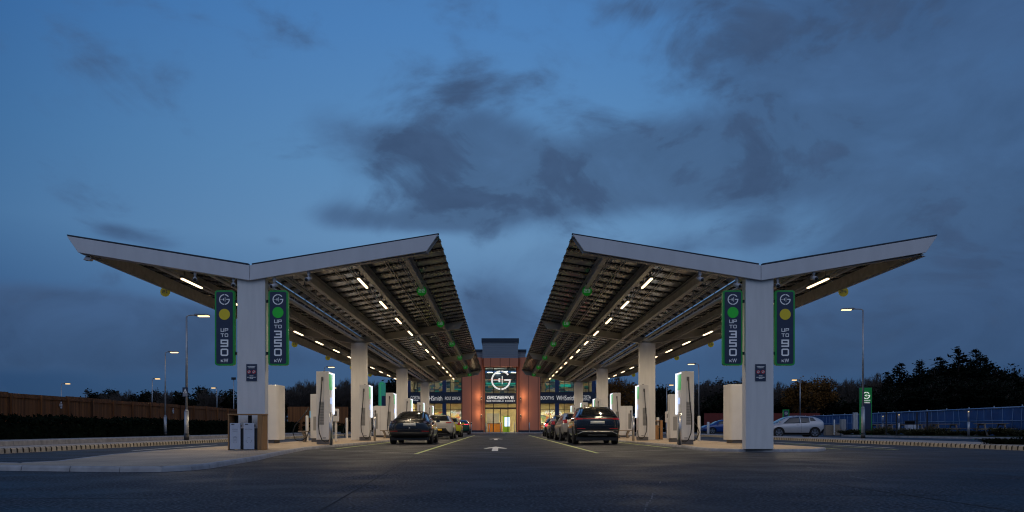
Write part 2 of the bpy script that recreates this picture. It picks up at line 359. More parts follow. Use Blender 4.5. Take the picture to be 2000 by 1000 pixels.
def ribbon(mb, pts, t, y0, y1):
    """mitred flat stroke in the XZ plane, extruded from y0 (back) to y1 (front, toward -Y)"""
    closed = pts[0] == pts[-1]; P = [Vector((p[0], p[1])) for p in (pts[:-1] if closed else pts)]
    n = len(P); A = []; B = []
    for i in range(n):
        d0 = (P[i] - P[i - 1]).normalized() if (i > 0 or closed) else None
        d1 = (P[(i + 1) % n] - P[i]).normalized() if (i < n - 1 or closed) else None
        if d0 is None: d0 = d1
        if d1 is None: d1 = d0
        m = Vector((-(d0 + d1).y, (d0 + d1).x))
        if m.length < 1e-6: m = Vector((-d0.y, d0.x))
        m.normalize(); k = max(.45, m.dot(Vector((-d0.y, d0.x)))); o = m * (t / 2 / k)
        q = P[i].copy()
        if not closed and i == 0: q -= d1 * t / 2
        if not closed and i == n - 1: q += d0 * t / 2
        A.append(q + o); B.append(q - o)
    vs = []
    for a, b in zip(A, B): vs += [(a.x, y0, a.y), (b.x, y0, b.y), (a.x, y1, a.y), (b.x, y1, b.y)]
    fs = []
    for i in range(n if closed else n - 1):
        o = i * 4; q = ((i + 1) % n) * 4
        fs += [(o + 2, q + 2, q + 3, o + 3), (o, o + 1, q + 1, q), (o, q, q + 2, o + 2), (o + 1, o + 3, q + 3, q + 1)]
    if not closed: fs += [(0, 2, 3, 1), ((n - 1) * 4, (n - 1) * 4 + 1, (n - 1) * 4 + 3, (n - 1) * 4 + 2)]
    mb.add(vs, fs)
def write(mb, text, cx, cz, h, y0, depth=.01, w=None, th=.16, gap=.32):
    """centred line of squared capitals, cap height h, each letter w wide"""
    w = w or h * .95; t = h * th
    def width(c): return {'I': t, ' ': w * .5, 'W': w * 1.25, '1': w * .7}.get(c, w)
    tot = sum(width(c) for c in text) + gap * h * (len(text) - 1); x = cx - tot / 2
    for c in text:
        if c != ' ':
            for k, st in enumerate(G[c]):
                sx = (w - t) / 3; 
                ox = x + t / 2 - (.8 * sx if c == '1' else 0)
                ribbon(mb, [(ox + p[0] * sx, cz - h / 2 + t / 2 + p[1] * (h - t) / 4) for p in st], t, y0, y0 - depth - .0012 * k)
        x += width(c) + gap * h
def logo_g(mb, cx, cz, r, y0, d=.01, th=.17):
    t = r * th
    mb.arc(cx, cz, r - t, r, 94, 266, y0, y0 - d)
    mb.arc(cx, cz, r - t, r, 274, 356, y0, y0 - d)
    mb.arc(cx, cz, r - t, r, 36, 86, y0, y0 - d)
    mb.box(cx + r * .36, cx + r * 1.0, y0 - d - .002, y0 - .001, cz - t * .35, cz + t * .6)
    mb.box(cx - r * .84, cx - r * .24, y0 - d - .001, y0 - .001, cz - t * .12, cz + t * .12)
    mb.box(cx - r * .24, cx - r * .08, y0 - d - .003, y0 - .001, cz - r * .2, cz + r * .2)
    mb.box(cx + r * .10, cx + r * .17, y0 - d - .003, y0 - .001, cz - r * .42, cz + r * .42)
def font_text(name, text, cx, cz, h, y, mat_name, parent, depth=.01, bold=0.0, fit=None):
    cu = bpy.data.curves.new(name, 'FONT'); cu.body = text; cu.size = h / .72; cu.extrude = depth / 2; cu.align_x = 'CENTER'; cu.offset = bold
    t = bpy.data.objects.new(name, cu); col.objects.link(t)
    dg = bpy.context.evaluated_depsgraph_get()
    me = bpy.data.meshes.new_from_object(t.evaluated_get(dg)); bpy.data.objects.remove(t)
    me.materials.clear(); me.materials.append(M[mat_name])
    xs_ = [v.co.x for v in me.vertices]; sx = fit / (max(xs_) - min(xs_)) if fit else 1.0
    me.transform(Matrix.Translation((cx, y, cz - h / 2)) @ Matrix.Rotation(R(90), 4, 'X') @ Matrix.Scale(sx, 4, (1, 0, 0)))
    o = bpy.data.objects.new(name, me); col.objects.link(o); o.parent = parent
    return o

M['darklens'] = mat('smoked_lens', (.03, .02, .035), .1, coat=1)
# ------------------------------------------------------------------ camera, render, sky
cam = bpy.data.objects.new('camera', bpy.data.cameras.new('camera')); col.objects.link(cam); scene.camera = cam
cam.location = (0, 0, .70); cam.rotation_euler = (R(90), 0, 0)
cam.data.sensor_width = 36; cam.data.lens = 27.0; cam.data.shift_x = .0116; cam.data.shift_y = .16775
cam.data.clip_end = 6000; cam.data.clip_start = .1
scene.view_settings.view_transform = 'Standard'; scene.view_settings.look = 'None'; scene.view_settings.gamma = 1; scene.view_settings.exposure = 0
scene.render.resolution_x = 1024; scene.render.resolution_y = 512
cy = scene.cycles
cy.use_denoising = True; cy.max_bounces = 6; cy.diffuse_bounces = 3; cy.glossy_bounces = 3; cy.transparent_max_bounces = 12
cy.sample_clamp_indirect = 4.0; cy.caustics_reflective = False; cy.caustics_refractive = False; cy.use_light_tree = True; cy.filter_width = 1.15

def az_el(px, py):
    x = (px - 976.8) / 1500; z = (835.5 - py) / 1500
    return math.atan(x), math.atan(z / math.sqrt(1 + x * x))

def make_world():
    w = bpy.data.worlds.new('World'); scene.world = w; w.use_nodes = True
    nt = w.node_tree; N, L = nt.nodes, nt.links; bg = N['Background']
    def m(op, a, b=None, c=None, clamp=False):
        n = N.new('ShaderNodeMath'); n.operation = op; n.use_clamp = clamp
        for i, v in enumerate((a, b, c)):
            if v is None: continue
            if isinstance(v, (int, float)): n.inputs[i].default_value = v
            else: L.new(v, n.inputs[i])
        return n.outputs[0]
    tc = N.new('ShaderNodeTexCoord'); se = N.new('ShaderNodeSeparateXYZ'); L.new(tc.outputs['Generated'], se.inputs[0])
    x, y, z = se.outputs
    az = m('ARCTAN2', x, y); el = m('ARCSINE', z)
    def mixc(f, a, b):
        n = N.new('ShaderNodeMix'); n.data_type = 'RGBA'
        L.new(f, n.inputs['Factor'])
        for k, v in (('A', a), ('B', b)):
            if isinstance(v, tuple): n.inputs[k].default_value = (*v, 1)
            else: L.new(v, n.inputs[k])
        return n.outputs['Result']
    # clear dusk sky by elevation
    cr = N.new('ShaderNodeValToRGB'); e = cr.color_ramp.elements
    stops = [(0, (.048, .098, .190)), (.09, (.050, .112, .230)), (.15, (.078, .168, .330)), (.26, (.128, .268, .470)), (.36, (.106, .255, .478)), (.53, (.072, .212, .475)), (.75, (.045, .150, .390)), (1, (.025, .09, .25))]
    while len(e) < len(stops): e.new(.5)
    for i, (p, c) in enumerate(stops): e[i].position = p; e[i].color = (*c, 1)
    L.new(m('DIVIDE', el, 0.9, clamp=True), cr.inputs[0])
    base = cr.outputs[0]
    sky = N.new('ShaderNodeTexSky'); sky.sky_type = 'NISHITA'; sky.sun_disc = False; sky.sun_elevation = R(-2); sky.sun_rotation = R(180)
    sk = N.new('ShaderNodeVectorMath'); sk.operation = 'SCALE'; L.new(sky.outputs[0], sk.inputs[0]); sk.inputs['Scale'].default_value = .02
    ad = N.new('ShaderNodeVectorMath'); ad.operation = 'ADD'; L.new(base, ad.inputs[0]); L.new(sk.outputs[0], ad.inputs[1]); base = ad.outputs[0]
    azn = m('MULTIPLY', az, 2.0); vg = m('MAXIMUM', m('SUBTRACT', 1.0, m('MULTIPLY', m('MULTIPLY', azn, azn), .26)), .6)
    vc = N.new('ShaderNodeCombineXYZ'); L.new(m('POWER', vg, 1.6), vc.inputs[0]); L.new(m('POWER', vg, 1.1), vc.inputs[1]); L.new(m('POWER', vg, .75), vc.inputs[2])
    vn = N.new('ShaderNodeVectorMath'); vn.operation = 'MULTIPLY'; L.new(base, vn.inputs[0]); L.new(vc.outputs[0], vn.inputs[1]); base = vn.outputs[0]
    # left side a little deeper at the top
    # clouds
    mp = N.new('ShaderNodeMapping'); mp.inputs['Scale'].default_value = (1, 1, 1.7); mp.inputs['Location'].default_value = (3.1, 1.7, .4)
    L.new(tc.outputs['Generated'], mp.inputs['Vector'])
    def noise(s, d, dist=0, rough=.55):
        n = N.new('ShaderNodeTexNoise'); n.inputs['Scale'].default_value = s; n.inputs['Detail'].default_value = d
        n.inputs['Distortion'].default_value = dist; n.inputs['Roughness'].default_value = rough; L.new(mp.outputs[0], n.inputs['Vector']); return n.outputs['Fac']
    n1 = noise(7.0, 9, .5, .58); n2 = noise(2.2, 4, .2); n3 = noise(16, 6, .3)
    blobs = [(930, 260, 90, 60, .9), (900, 370, 90, 50, 1.0), (1010, 340, 150, 70, .8), (1230, 320, 160, 60, .9), (200, 610, 260, 30, .5), (60, 660, 200, 60, .4), (400, 640, 120, 40, .4), (1330, 310, 110, 70, .6), (1060, 400, 200, 35, .55), (1480, 350, 170, 50, .6), (1560, 180, 150, 90, .45),
             (640, 240, 60, 45, .6), (700, 310, 80, 60, .45), (770, 275, 60, 30, .8), (660, 420, 60, 30, .6), (800, 435, 130, 22, .85), (1720, 220, 230, 140, .8),
             (1950, 330, 170, 220, .85), (1650, 40, 280, 60, .85), (1330, 5, 170, 25, .7), (1950, 60, 180, 90, .8), (1850, 560, 260, 110, 1.0), (1700, 650, 300, 60, .8), (90, 600, 260, 34, .95), (240, 660, 330, 34, .8),
             (60, 700, 300, 26, .7), (960, 580, 90, 60, .9), (1090, 500, 70, 30, .5), (220, 450, 38, 14, .85), (305, 475, 48, 16, .8), (535, 472, 26, 12, .6),
             (1330, 480, 90, 24, .75), (1485, 455, 36, 22, .75), (120, 330, 40, 40, .3), (20, 440, 60, 20, .4), (1830, 440, 90, 50, .8), (1600, 690, 330, 40, .5), (600, 700, 300, 25, .4), (960, 640, 100, 40, .5), (1500, 560, 60, 30, .0)]
    acc = None
    for (px, py, rx, ry, wt) in blobs:
        if not wt: continue
        a0, e0 = az_el(px, py); sx = rx / 1500; sy = ry / 1500
        dx = m('MULTIPLY', m('SUBTRACT', az, a0), 1 / sx); dy = m('MULTIPLY', m('SUBTRACT', el, e0), 1 / sy)
        g = m('MULTIPLY', m('POWER', 2.718, m('MULTIPLY', m('ADD', m('MULTIPLY', dx, dx), m('MULTIPLY', dy, dy)), -.75)), wt)
        acc = g if acc is None else m('ADD', acc, g)
    # elsewhere in the sky: free clouds (behind the camera)
    back = m('MULTIPLY', m('LESS_THAN', y, 0.0), .55)
    acc = m('ADD', m('MINIMUM', acc, 1.15), back)
    f = m('ADD', m('MULTIPLY', acc, .62), m('MULTIPLY', m('SUBTRACT', n1, .5), 3.0))
    f = m('ADD', f, m('MULTIPLY', m('SUBTRACT', n2, .5), 1.0))
    f = m('ADD', f, m('MULTIPLY', m('SUBTRACT', n3, .5), 1.0))
    mr = N.new('ShaderNodeMapRange'); mr.interpolation_type = 'SMOOTHSTEP'; mr.inputs['From Min'].default_value = .05; mr.inputs['From Max'].default_value = 1.15
    L.new(f, mr.inputs['Value'])
    ve = N.new('ShaderNodeMapRange'); ve.interpolation_type = 'SMOOTHSTEP'; ve.inputs['From Min'].default_value = .25; ve.inputs['From Max'].default_value = 1.1; L.new(m('ADD', acc, m('MULTIPLY', m('SUBTRACT', n1, .5), 1.2)), ve.inputs['Value'])
    cf = m('MAXIMUM', m('MULTIPLY', mr.outputs[0], .93), m('MULTIPLY', ve.outputs[0], .74))
    # cloud colour: lighter edges, darker cores and lower down
    cc = mixc(mr.outputs[0], (.058, .114, .235), (.040, .074, .152))
    low = m('SUBTRACT', 1.0, m('DIVIDE', el, .16, clamp=True))
    var_ = m('MULTIPLY', m('SUBTRACT', n3, .38), 2.6, clamp=True); cc = mixc(m('MULTIPLY', var_, .55), cc, (.062, .118, .235))
    cc = mixc(m('MULTIPLY', low, .7), cc, (.028, .070, .150))
    skyc = mixc(cf, base, cc)
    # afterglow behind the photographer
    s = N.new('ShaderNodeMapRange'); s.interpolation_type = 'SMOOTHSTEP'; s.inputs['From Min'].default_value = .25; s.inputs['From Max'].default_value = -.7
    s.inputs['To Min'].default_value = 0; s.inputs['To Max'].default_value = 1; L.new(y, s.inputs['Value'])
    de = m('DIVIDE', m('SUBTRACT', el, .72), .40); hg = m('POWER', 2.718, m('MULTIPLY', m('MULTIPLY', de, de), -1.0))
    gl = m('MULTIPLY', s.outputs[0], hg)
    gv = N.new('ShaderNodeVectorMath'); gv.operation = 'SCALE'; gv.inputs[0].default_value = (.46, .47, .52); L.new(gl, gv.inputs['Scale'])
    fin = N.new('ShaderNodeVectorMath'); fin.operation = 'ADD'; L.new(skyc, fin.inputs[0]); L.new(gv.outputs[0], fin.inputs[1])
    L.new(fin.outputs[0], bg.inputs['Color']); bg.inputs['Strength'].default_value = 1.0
make_world()

# ------------------------------------------------------------------ ground
mb = MB().use('grass_land'); mb.box(-1500, 1500, -300, 2500, -.5, -.02); structure(mb, 'ground')
mb = MB().use('asphalt'); mb.prism([(-13.35, -40), (16.0, -40), (16.0, 97.5), (-13.35, 97.5)], -.02, 0); structure(mb, 'forecourt_road')
mb = MB().use('asphalt_lot'); mb.box(-60, -13.36, -40, 10, -.02, 0); mb.box(16.01, 70, -40, 8, -.02, 0); structure(mb, 'side_road')
mb = MB().use('asphalt_lot'); mb.box(-19.0, -15.4, 10.01, 97.5, -.02, .0); structure(mb, 'access_road')
# parking area on the right: edge runs obliquely
mb = MB().use('asphalt_lot'); mb.prism([(19.5, 8.01), (31, 8.01), (30.6, 42), (27.4, 59), (27.4, 62), (70, 62), (70, 140), (19.5, 140)], -.02, 0); structure(mb, 'parking_area')
mb = MB().use('asphalt_lot'); mb.box(-80, -26.3, 30, 140, -.02, 0); structure(mb, 'rear_lorry_park')

def kerbline(name, pts, w, z, matn, slots=0, zbot=0.0, joint=.9):
    """a kerb laid along pts (left-hand edge is its face), split in stones with open joints"""
    mb = MB()
    for a, b in zip(pts[:-1], pts[1:]):
        a = Vector(a); b = Vector(b); d = (b - a); Ln = d.length; d.normalize(); n = Vector((-d.y, d.x))
        t = 0
        while t < Ln - .02:
            e = min(t + joint, Ln); g = .007
            p0 = a + d * (t + g); p1 = a + d * (e - g); ch = .03
            c = [(0, zbot), (.012, z - ch), (ch, z), (w, z), (w, zbot)]
            mb.use(matn)
            vs = [(p.x - n.x * u, p.y - n.y * u, zz) for p in (p0, p1) for u, zz in c]
            k = len(c)
            mb.add(vs, [tuple(range(k)), tuple(range(2 * k - 1, k - 1, -1))] + [(i, k + i, k + (i + 1) % k, (i + 1) % k) for i in range(k)])
            t = e
        if slots:
            t = .1
            while t < Ln - .1:
                q = a + d * t; mb.use('slot')
                vs = [(q.x + d.x * s - n.x * u, q.y + d.y * s - n.y * u, zz) for s in (-.025, .025) for u, zz in ((-.004, .012), (-.004, z - .035), (.03, z + .003), (.10, z + .003), (.10, .012))]
                mb.add(vs, [(0, 1, 2, 3, 4), (9, 8, 7, 6, 5)] + [(i, 5 + i, 5 + (i + 1) % 5, (i + 1) % 5) for i in range(5)])
                t += slots
    return structure(mb, name)

# left verge with drainage kerb facing the forecourt
mb = MB().use('verge'); mb.box(-15.24, -13.5, 10.0, 97.5, -.02, .12); structure(mb, 'verge')
kerbline('drainage_kerb', [(-13.36, 97.5), (-13.36, 10.0)], .14, .145, 'kerb_tan', .27)
kerbline('kerb', [(-15.40, 10), (-15.40, 97.5)], .15, .125, 'kerb')
mb = MB().use('verge'); mb.box(-23.2, -19.16, 10.0, 97.5, -.02, .14); structure(mb, 'footpath')
kerbline('kerb', [(-19.0, 97.5), (-19.0, 10.0)], .15, .20, 'kerb')
# right verge
mb = MB().use('verge'); mb.box(16.15, 19.34, 8.0, 97.5, -.02, .12); structure(mb, 'verge')
kerbline('drainage_kerb', [(16.01, 8.0), (16.01, 97.5)], .14, .145, 'kerb_tan', .27)
kerbline('kerb', [(19.5, 97.5), (19.5, 8.0)], .15, .125, 'kerb')
mb = MB().use('grass_land'); mb.prism([(31.2, 8), (70, 8), (70, 61.8), (27.62, 61.8), (27.62, 59), (30.8, 42)], -.02, .2); structure(mb, 'planting_bed')
kerbline('kerb', [(31, 8.01), (30.6, 42), (27.4, 59), (27.4, 61.8)], .18, .13, 'kerb')

# charging islands
def island(name, poly, kerbname):
    c = Vector((sum(p[0] for p in poly) / len(poly), sum(p[1] for p in poly) / len(poly)))
    n = len(poly); P = [Vector(p) for p in poly]
    area = sum(P[i].x * P[(i + 1) % n].y - P[(i + 1) % n].x * P[i].y for i in range(n))
    if area > 0: P = P[::-1]       # clockwise: face on the left-hand side of travel
    ins = []
    for i in range(n):
        d0 = (P[i] - P[i - 1]).normalized(); d1 = (P[(i + 1) % n] - P[i]).normalized()
        n0 = Vector((d0.y, -d0.x)); n1 = Vector((d1.y, -d1.x)); mm = (n0 + n1).normalized(); ins.append(P[i] + mm * (.125 / max(.5, mm.dot(n0))))
    mb = MB().use('pave'); mb.prism([tuple(p) for p in ins], -.02, ISL_Z - .004); structure(mb, name)
    kerbline(kerbname, [tuple(p) for p in P] + [tuple(P[0])], .13, ISL_Z, 'kerb')
ISL_Z = .085
def arcpts(cx, cy, r, a0, a1, n=6): return [(cx + r * math.cos(R(a0 + (a1 - a0) * i / n)), cy + r * math.sin(R(a0 + (a1 - a0) * i / n))) for i in range(n + 1)]
left = [(-9.35, 79), (-9.35, 20.5), (-9.1, 18.0), (-8.3, 14.3), (-8.5, 13.6), (-12.8, 14.4), (-12.8, 13.1), (-8.3, 12.55)] + [(-6.0, 12.1), (-5.35, 12.15), (-5.05, 12.6), (-4.98, 13.2)] + [(-5.2, 16.5), (-5.55, 19), (-5.95, 22.5), (-6.15, 24.5), (-6.12, 27), (-5.95, 30), (-5.65, 34), (-5.55, 38), (-5.55, 79)]
island('charging_island', left, 'island_kerb')
right = [(9.85, 79), (9.85, 34), (10.2, 28), (10.3, 25.5), (10.15, 23.9), (9.3, 22.5), (8.0, 22.0), (6.9, 22.2), (6.3, 23.0), (6.2, 24.5), (6.45, 27), (6.3, 30), (5.95, 34), (5.85, 38), (5.85, 79)]
island('charging_island', right, 'island_kerb')
# kerbed paving in front of the shop
mb = MB().use('verge'); mb.box(-24, 24, 97.66, 104, -.02, .10); structure(mb, 'shop_pavement')
kerbline('kerb', [(24, 97.5), (-24, 97.5)], .15, .105, 'kerb')

# ------------------------------------------------------------------ road markings
def mark(pts, w, matn, z=.004, mb=None):
    mb.use(matn)
    for a, b in zip(pts[:-1], pts[1:]):
        a = Vector(a); b = Vector(b); d = (b - a).normalized(); n = Vector((-d.y, d.x)) * w / 2
        mb.add([(*(a - n), z), (*(b - n), z), (*(b + n), z), (*(a + n), z)], [(0, 1, 2, 3)])
mb = MB()
mark([(-2.25, 20.4), (-2.35, 72)], .10, 'lime_paint', .004, mb); mark([(2.68, 21.1), (2.68, 72)], .10, 'lime_paint', .004, mb)
mark([(-5.45, 25.5), (-5.25, 38), (-5.25, 72)], .09, 'lime_paint', .004, mb); mark([(5.85, 26.2), (5.65, 38), (5.65, 72)], .09, 'lime_paint', .004, mb)
structure(mb, 'bay_line_marking')
mb = MB()
mark([(-5.55, 23.7), (-2.25, 20.7)], .07, 'old_paint', .008, mb); mark([(5.9, 24.6), (2.68, 21.4)], .07, 'old_paint', .008, mb)
structure(mb, 'worn_cross_line_marking')
mb = MB()
mark([(-13.0, 12.2 + 1.9), (-9.5, 14.2)], .10, 'white_paint', .004, mb); mark([(-11.2, 23.4), (-11.6, 31.5)], .10, 'white_paint', .004, mb)
mark([(-9.9, 24.5), (-9.9, 27)], .08, 'lime_paint', .004, mb); mark([(13.6, 26.5), (13.2, 39)], .12, 'white_paint', .004, mb)
mark([(11.1, 25), (11.6, 36)], .08, 'lime_paint', .004, mb); mark([(12.6, 24.3), (12.6, 34)], .08, 'lime_paint', .004, mb)
structure(mb, 'lane_line_marking')
mb = MB().use('chalk')
wr = random.Random(3)
def faded(a, b, w, n):
    a = Vector(a); b = Vector(b); d = (b - a); Ln = d.length; d.normalize(); nn = Vector((-d.y, d.x)); t = 0
    while t < Ln:
        e = t + wr.uniform(.08, .5)
        if wr.random() < n:
            p = a + d * t; q = a + d * min(e, Ln); ww = w * wr.uniform(.3, .9) / 2; o = nn * wr.uniform(-.012, .012)
            mb.add([(*(p - nn * ww + o), .004), (*(q - nn * ww * wr.random() + o), .004), (*(q + nn * ww + o), .004), (*(p + nn * ww * wr.random() + o), .004)], [(0, 1, 2, 3)])
        t = e + wr.uniform(0, .12)
faded((5.9, 16.5), (4.7, 8.9), .05, .5); faded((2.2, 10.5), (1.15, 6.2), .04, .45); faded((-8.9, 9.6), (-5.4, 12.0), .04, .3)
structure(mb, 'faded_chalk_marking')
def arrow(x, y, s, name='road_arrow_marking'):
    mb = MB().use('white_paint')
    mb.prism([(x + s * a, y + 5.6 * s * b) for a, b in [(0, .5), (.42, .05), (.34, -.02), (.10, .10), (.10, -.5), (-.10, -.5), (-.10, .10), (-.34, -.02), (-.42, .05)]], .0005, .004)
    structure(mb, name)
arrow(-.16, 25.8, .95); arrow(-.25, 47, 1.0)

# manhole and drain lids in the near asphalt, tar joints
mb = MB().use('slot')
for (a, b) in [((-1.4, 4), (-2.1, 19)), ((4.4, 5), (3.5, 20)), ((9, 5.5), (4.5, 21)), ((-13, 7.2), (14, 8.4))]:
    mark([a, b], .02, 'slot', .003, mb)
structure(mb, 'asphalt_seam')

# ------------------------------------------------------------------ canopies
Y0, Y1 = 21.93, 73.2
COLY = [22.15, 38.9, 55.85, 72.8]
def top(u): return 5.335 + .1632 * abs(u)
def canopy(cx, inner, side):
    """inner = +1 when the inner wing points to +X"""
    root = empty('charging_canopy', (cx, 0, 0), 0, f'long white butterfly canopy with solar panel roof, over the {side} charging lane', 'canopy', 'two butterfly canopies')
    ui, uo = 5.36, (5.22 if inner > 0 else 5.03)         # wing reach at the top edge
    S = inner
    def X(u): return S * u
    # fascia (front, two wings + joint)
    f1 = [(0, 5.335), (ui, 6.21), (ui - .33, 5.735), (0, 4.905)]
    f2 = [(-.012, 5.33), (-uo, 6.165), (-uo + .32, 5.70), (-.012, 4.90)]
    for p in (f1, f2):
        mb = MB().use('fascia'); mb.prism([(X(a), b) for a, b in p], Y0 - .05, Y0 + .02, 'Y')
        mb.use('fascia'); mb.build('fascia', root, .008)
    mb = MB().use('cap')
    for a, b in (((.05, 5.36), (ui + .02, 6.222)), ((-.05, 5.36), (-uo - .0, 6.185))):
        mb.prism([(X(a[0]), a[1] - .006), (X(b[0]), b[1] - .006), (X(b[0]), b[1] + .028), (X(a[0]), a[1] + .028)], Y0 - .04, Y0 + .10, 'Y')
    mb.build('roof_edge', root)
    # columns
    for k, y in enumerate(COLY):
        mb = MB().use('column'); mb.box(-.40, .40, y - .165, y + .165, ISL_Z, 4.99)
        mb.use('steel'); 
        c = mb.build('column', root, .015)
        mb = MB().use('steel_light')
        for sx in (-.22, .22):
            for sy in (-.08, .08): mb.tube([(sx, y + sy, 4.995), (sx, y + sy, 5.12)], .02, 8)
        mb.box(-.34, .34, y - .14, y + .14, 5.10, 5.13); mb.build('column_head', root)
        # rafters
        if k == 0: yy = y + .0
        else: yy = y
        for sgn, ue in ((1, ui), (-1, uo)):
            mb = MB().use('steel_light')
            pts = [(.0, 5.285), (ue, top(ue) - .05), (ue - .30, top(ue) - .47), (0, 4.95)]
            mb.prism([(X(sgn * a), b) for a, b in pts], yy - .012, yy + .012, 'Y')
            bot = [(.0, 4.948), (ue - .30, top(ue) - .472), (ue - .30, top(ue) - .49), (0, 4.925)]
            mb.prism([(X(sgn * a), b) for a, b in bot], yy - .11, yy + .11, 'Y')
            tp = [(.0, 5.305), (ue, top(ue) - .03), (ue, top(ue) - .052), (0, 5.283)]
            mb.prism([(X(sgn * a), b) for a, b in tp], yy - .11, yy + .11, 'Y')
            mb.build('rafter', root)
    # purlins: lipped channels running the length
    for u, dep in ((1.25, .33), (2.92, .30), (4.30, .30), (-1.25, .33), (-2.98, .30), (-4.66, .40)):
        zt = top(u) - .07; mb = MB().use('steel'); s = 1 if u > 0 else -1
        a, b = X(u - .012), X(u + .012)
        mb.box(min(a, b), max(a, b), Y0 + .10, Y1, zt - dep, zt)
        for zz in (zt - .012, zt - dep):
            p, q = X(u + .013), X(u + s * .12); mb.box(min(p, q), max(p, q), Y0 + .10, Y1, zz - .004, zz + .008)
        p, q = X(u - .013), X(u - s * .035); mb.box(min(p, q), max(p, q), Y0 + .10, Y1, zt - dep - .004, zt - dep + .01)
        mb.build('purlin', root)
    # cable trays and conduits beside the beams
    mb = MB().use('conduit')
    for u, dz, r in ((.98, .30, .022), (.90, .31, .018), (.82, .30, .018), (2.76, .27, .016), (2.68, .28, .022), (2.60, .26, .014), (4.12, .24, .016), (4.20, .25, .014), (-2.78, .27, .016), (-2.70, .27, .016), (-1.02, .3, .02)):
        z = top(u) - .09 - dz; mb.tube([(X(u), Y0 + .2, z), (X(u), Y1 - .3, z)], r, 6)
    mb.build('conduit', root)
    mb = MB().use('steel_light')
    for u, r in ((-.18, .075), (.22, .06)): mb.tube([(X(u), Y0 + .25, 4.98 + .16), (X(u), Y1 - .1, 4.98 + .16)], r, 8)
    mb.use('conduit'); y = Y0 + 1
    while y < Y1 - .5:
        for u in (-.18, .22, .92, 2.68): mb.box(X(u) - .012, X(u) + .012, y, y + .03, top(u) - .40 if u > .5 else 5.1, top(u) - .06)
        y += 1.45
    mb.build('gutter_pipe', root)
    # roof: solar modules
    for sgn, ue in ((1, ui), (-1, uo)):
        mb = MB()
        e = ue + .02; zb = .045
        mb.use('panel'); a = (.12, top(.12)); b = (e, top(e))
        vs = [(X(sgn * a[0]), Y0 + .1, a[1] - zb), (X(sgn * b[0]), Y0 + .1, b[1] - zb), (X(sgn * b[0]), Y1, b[1] - zb), (X(sgn * a[0]), Y1, a[1] - zb)]
        up = [(p[0], p[1], p[2] + .035) for p in vs]
        mb.add(vs, [(0, 1, 2, 3)]); mb.use('pv'); mb.add(vs + up, [(4, 5, 6, 7), (0, 1, 5, 4), (1, 2, 6, 5), (2, 3, 7, 6), (3, 0, 4, 7)])
        mb.build('solar_panels', root)
        # cross rails (corrugated carriers) under the modules
        mb = MB().use('steel_dark'); y = Y0 + .35; sl = .1632
        while y < Y1 - .3:
            n = int((e + .03 - .2) / .062); pts = []
            lo = []; hi = []
            for i in range(n + 1):
                u = .2 + (e + .03 - .2) * i / n; d = .050 if i % 2 else .074
                lo.append((X(sgn * u), top(u) - d - .012)); hi.append((X(sgn * u), top(u) - .048))
            vs = [];
            for yy in (y, y + .24):
                vs += [(p[0], yy, p[1]) for p in lo]
            k = n + 1
            mb.add(vs, [(i, i + 1, k + i + 1, k + i) for i in range(n)])
            for o, yy in ((0, y), (1, y + .24)):
                v2 = [(p[0], yy, p[1]) for p in lo] + [(p[0], yy, p[1]) for p in hi]
                mb.add(v2, [(i, i + 1, k + i + 1, k + i) for i in range(n)])
            y += 1.02
        mb.build('roof_rails', root)
        mb = MB().use('steel_light')
        for u in (.45, .52, 1.98, 2.06, 3.55, 3.63):
            z = top(u) - .100; a, b = X(sgn * (u - .012)), X(sgn * (u + .012)); mb.box(min(a, b), max(a, b), Y0 + .2, Y1 - .1, z - .01, z + .012)
        mb.build('clamp_rail', root)
    return root
LCX, RCX = CX - 7.28, CX + 7.28
canopy(LCX, 1, 'left'); canopy(RCX, -1, 'right')

# strip lights
def strip_light():
    r = empty('strip_light'); mb = MB().use('housing'); mb.box(-.05, .05, -.82, .82, .012, .07)
    for y in (-.6, .6): mb.box(-.012, .012, y - .01, y + .01, .07, .30)
    mb.build('housing', r)
    mb = MB().use('strip'); mb.box(-.031, .031, -.79, .79, -.028, .011); mb.build('diffuser', r)
    ld = bpy.data.lights.new('strip_lamp', 'SPOT'); ld.energy = 215; ld.color = (1.0, .80, .54); ld.spot_size = R(165); ld.spot_blend = .6; ld.shadow_soft_size = 0.0
    lo = bpy.data.objects.new('lamp', ld); col.objects.link(lo); lo.parent = r; lo.location = (0, 0, -.045)
    return r
proto = None
for side, cx, inner in (('left', LCX, 1), ('right', RCX, -1)):
    for row, u in (('inner', 2.62), ('outer', -2.62)):
        for k in range(12):
            o = strip_light() if proto is None else copy_tree(proto)
            proto = proto or o
            u2 = u + (.12 if row == 'inner' else -.1)
            o.location = (cx + inner * u2, 24.55 + 4.33 * k, top(u2) - .46)
            tag(o, f'warm white strip light, {ORD[k]} from the camera in the {row} row under the {side} canopy', 'strip light', 'strip lights under the canopies')

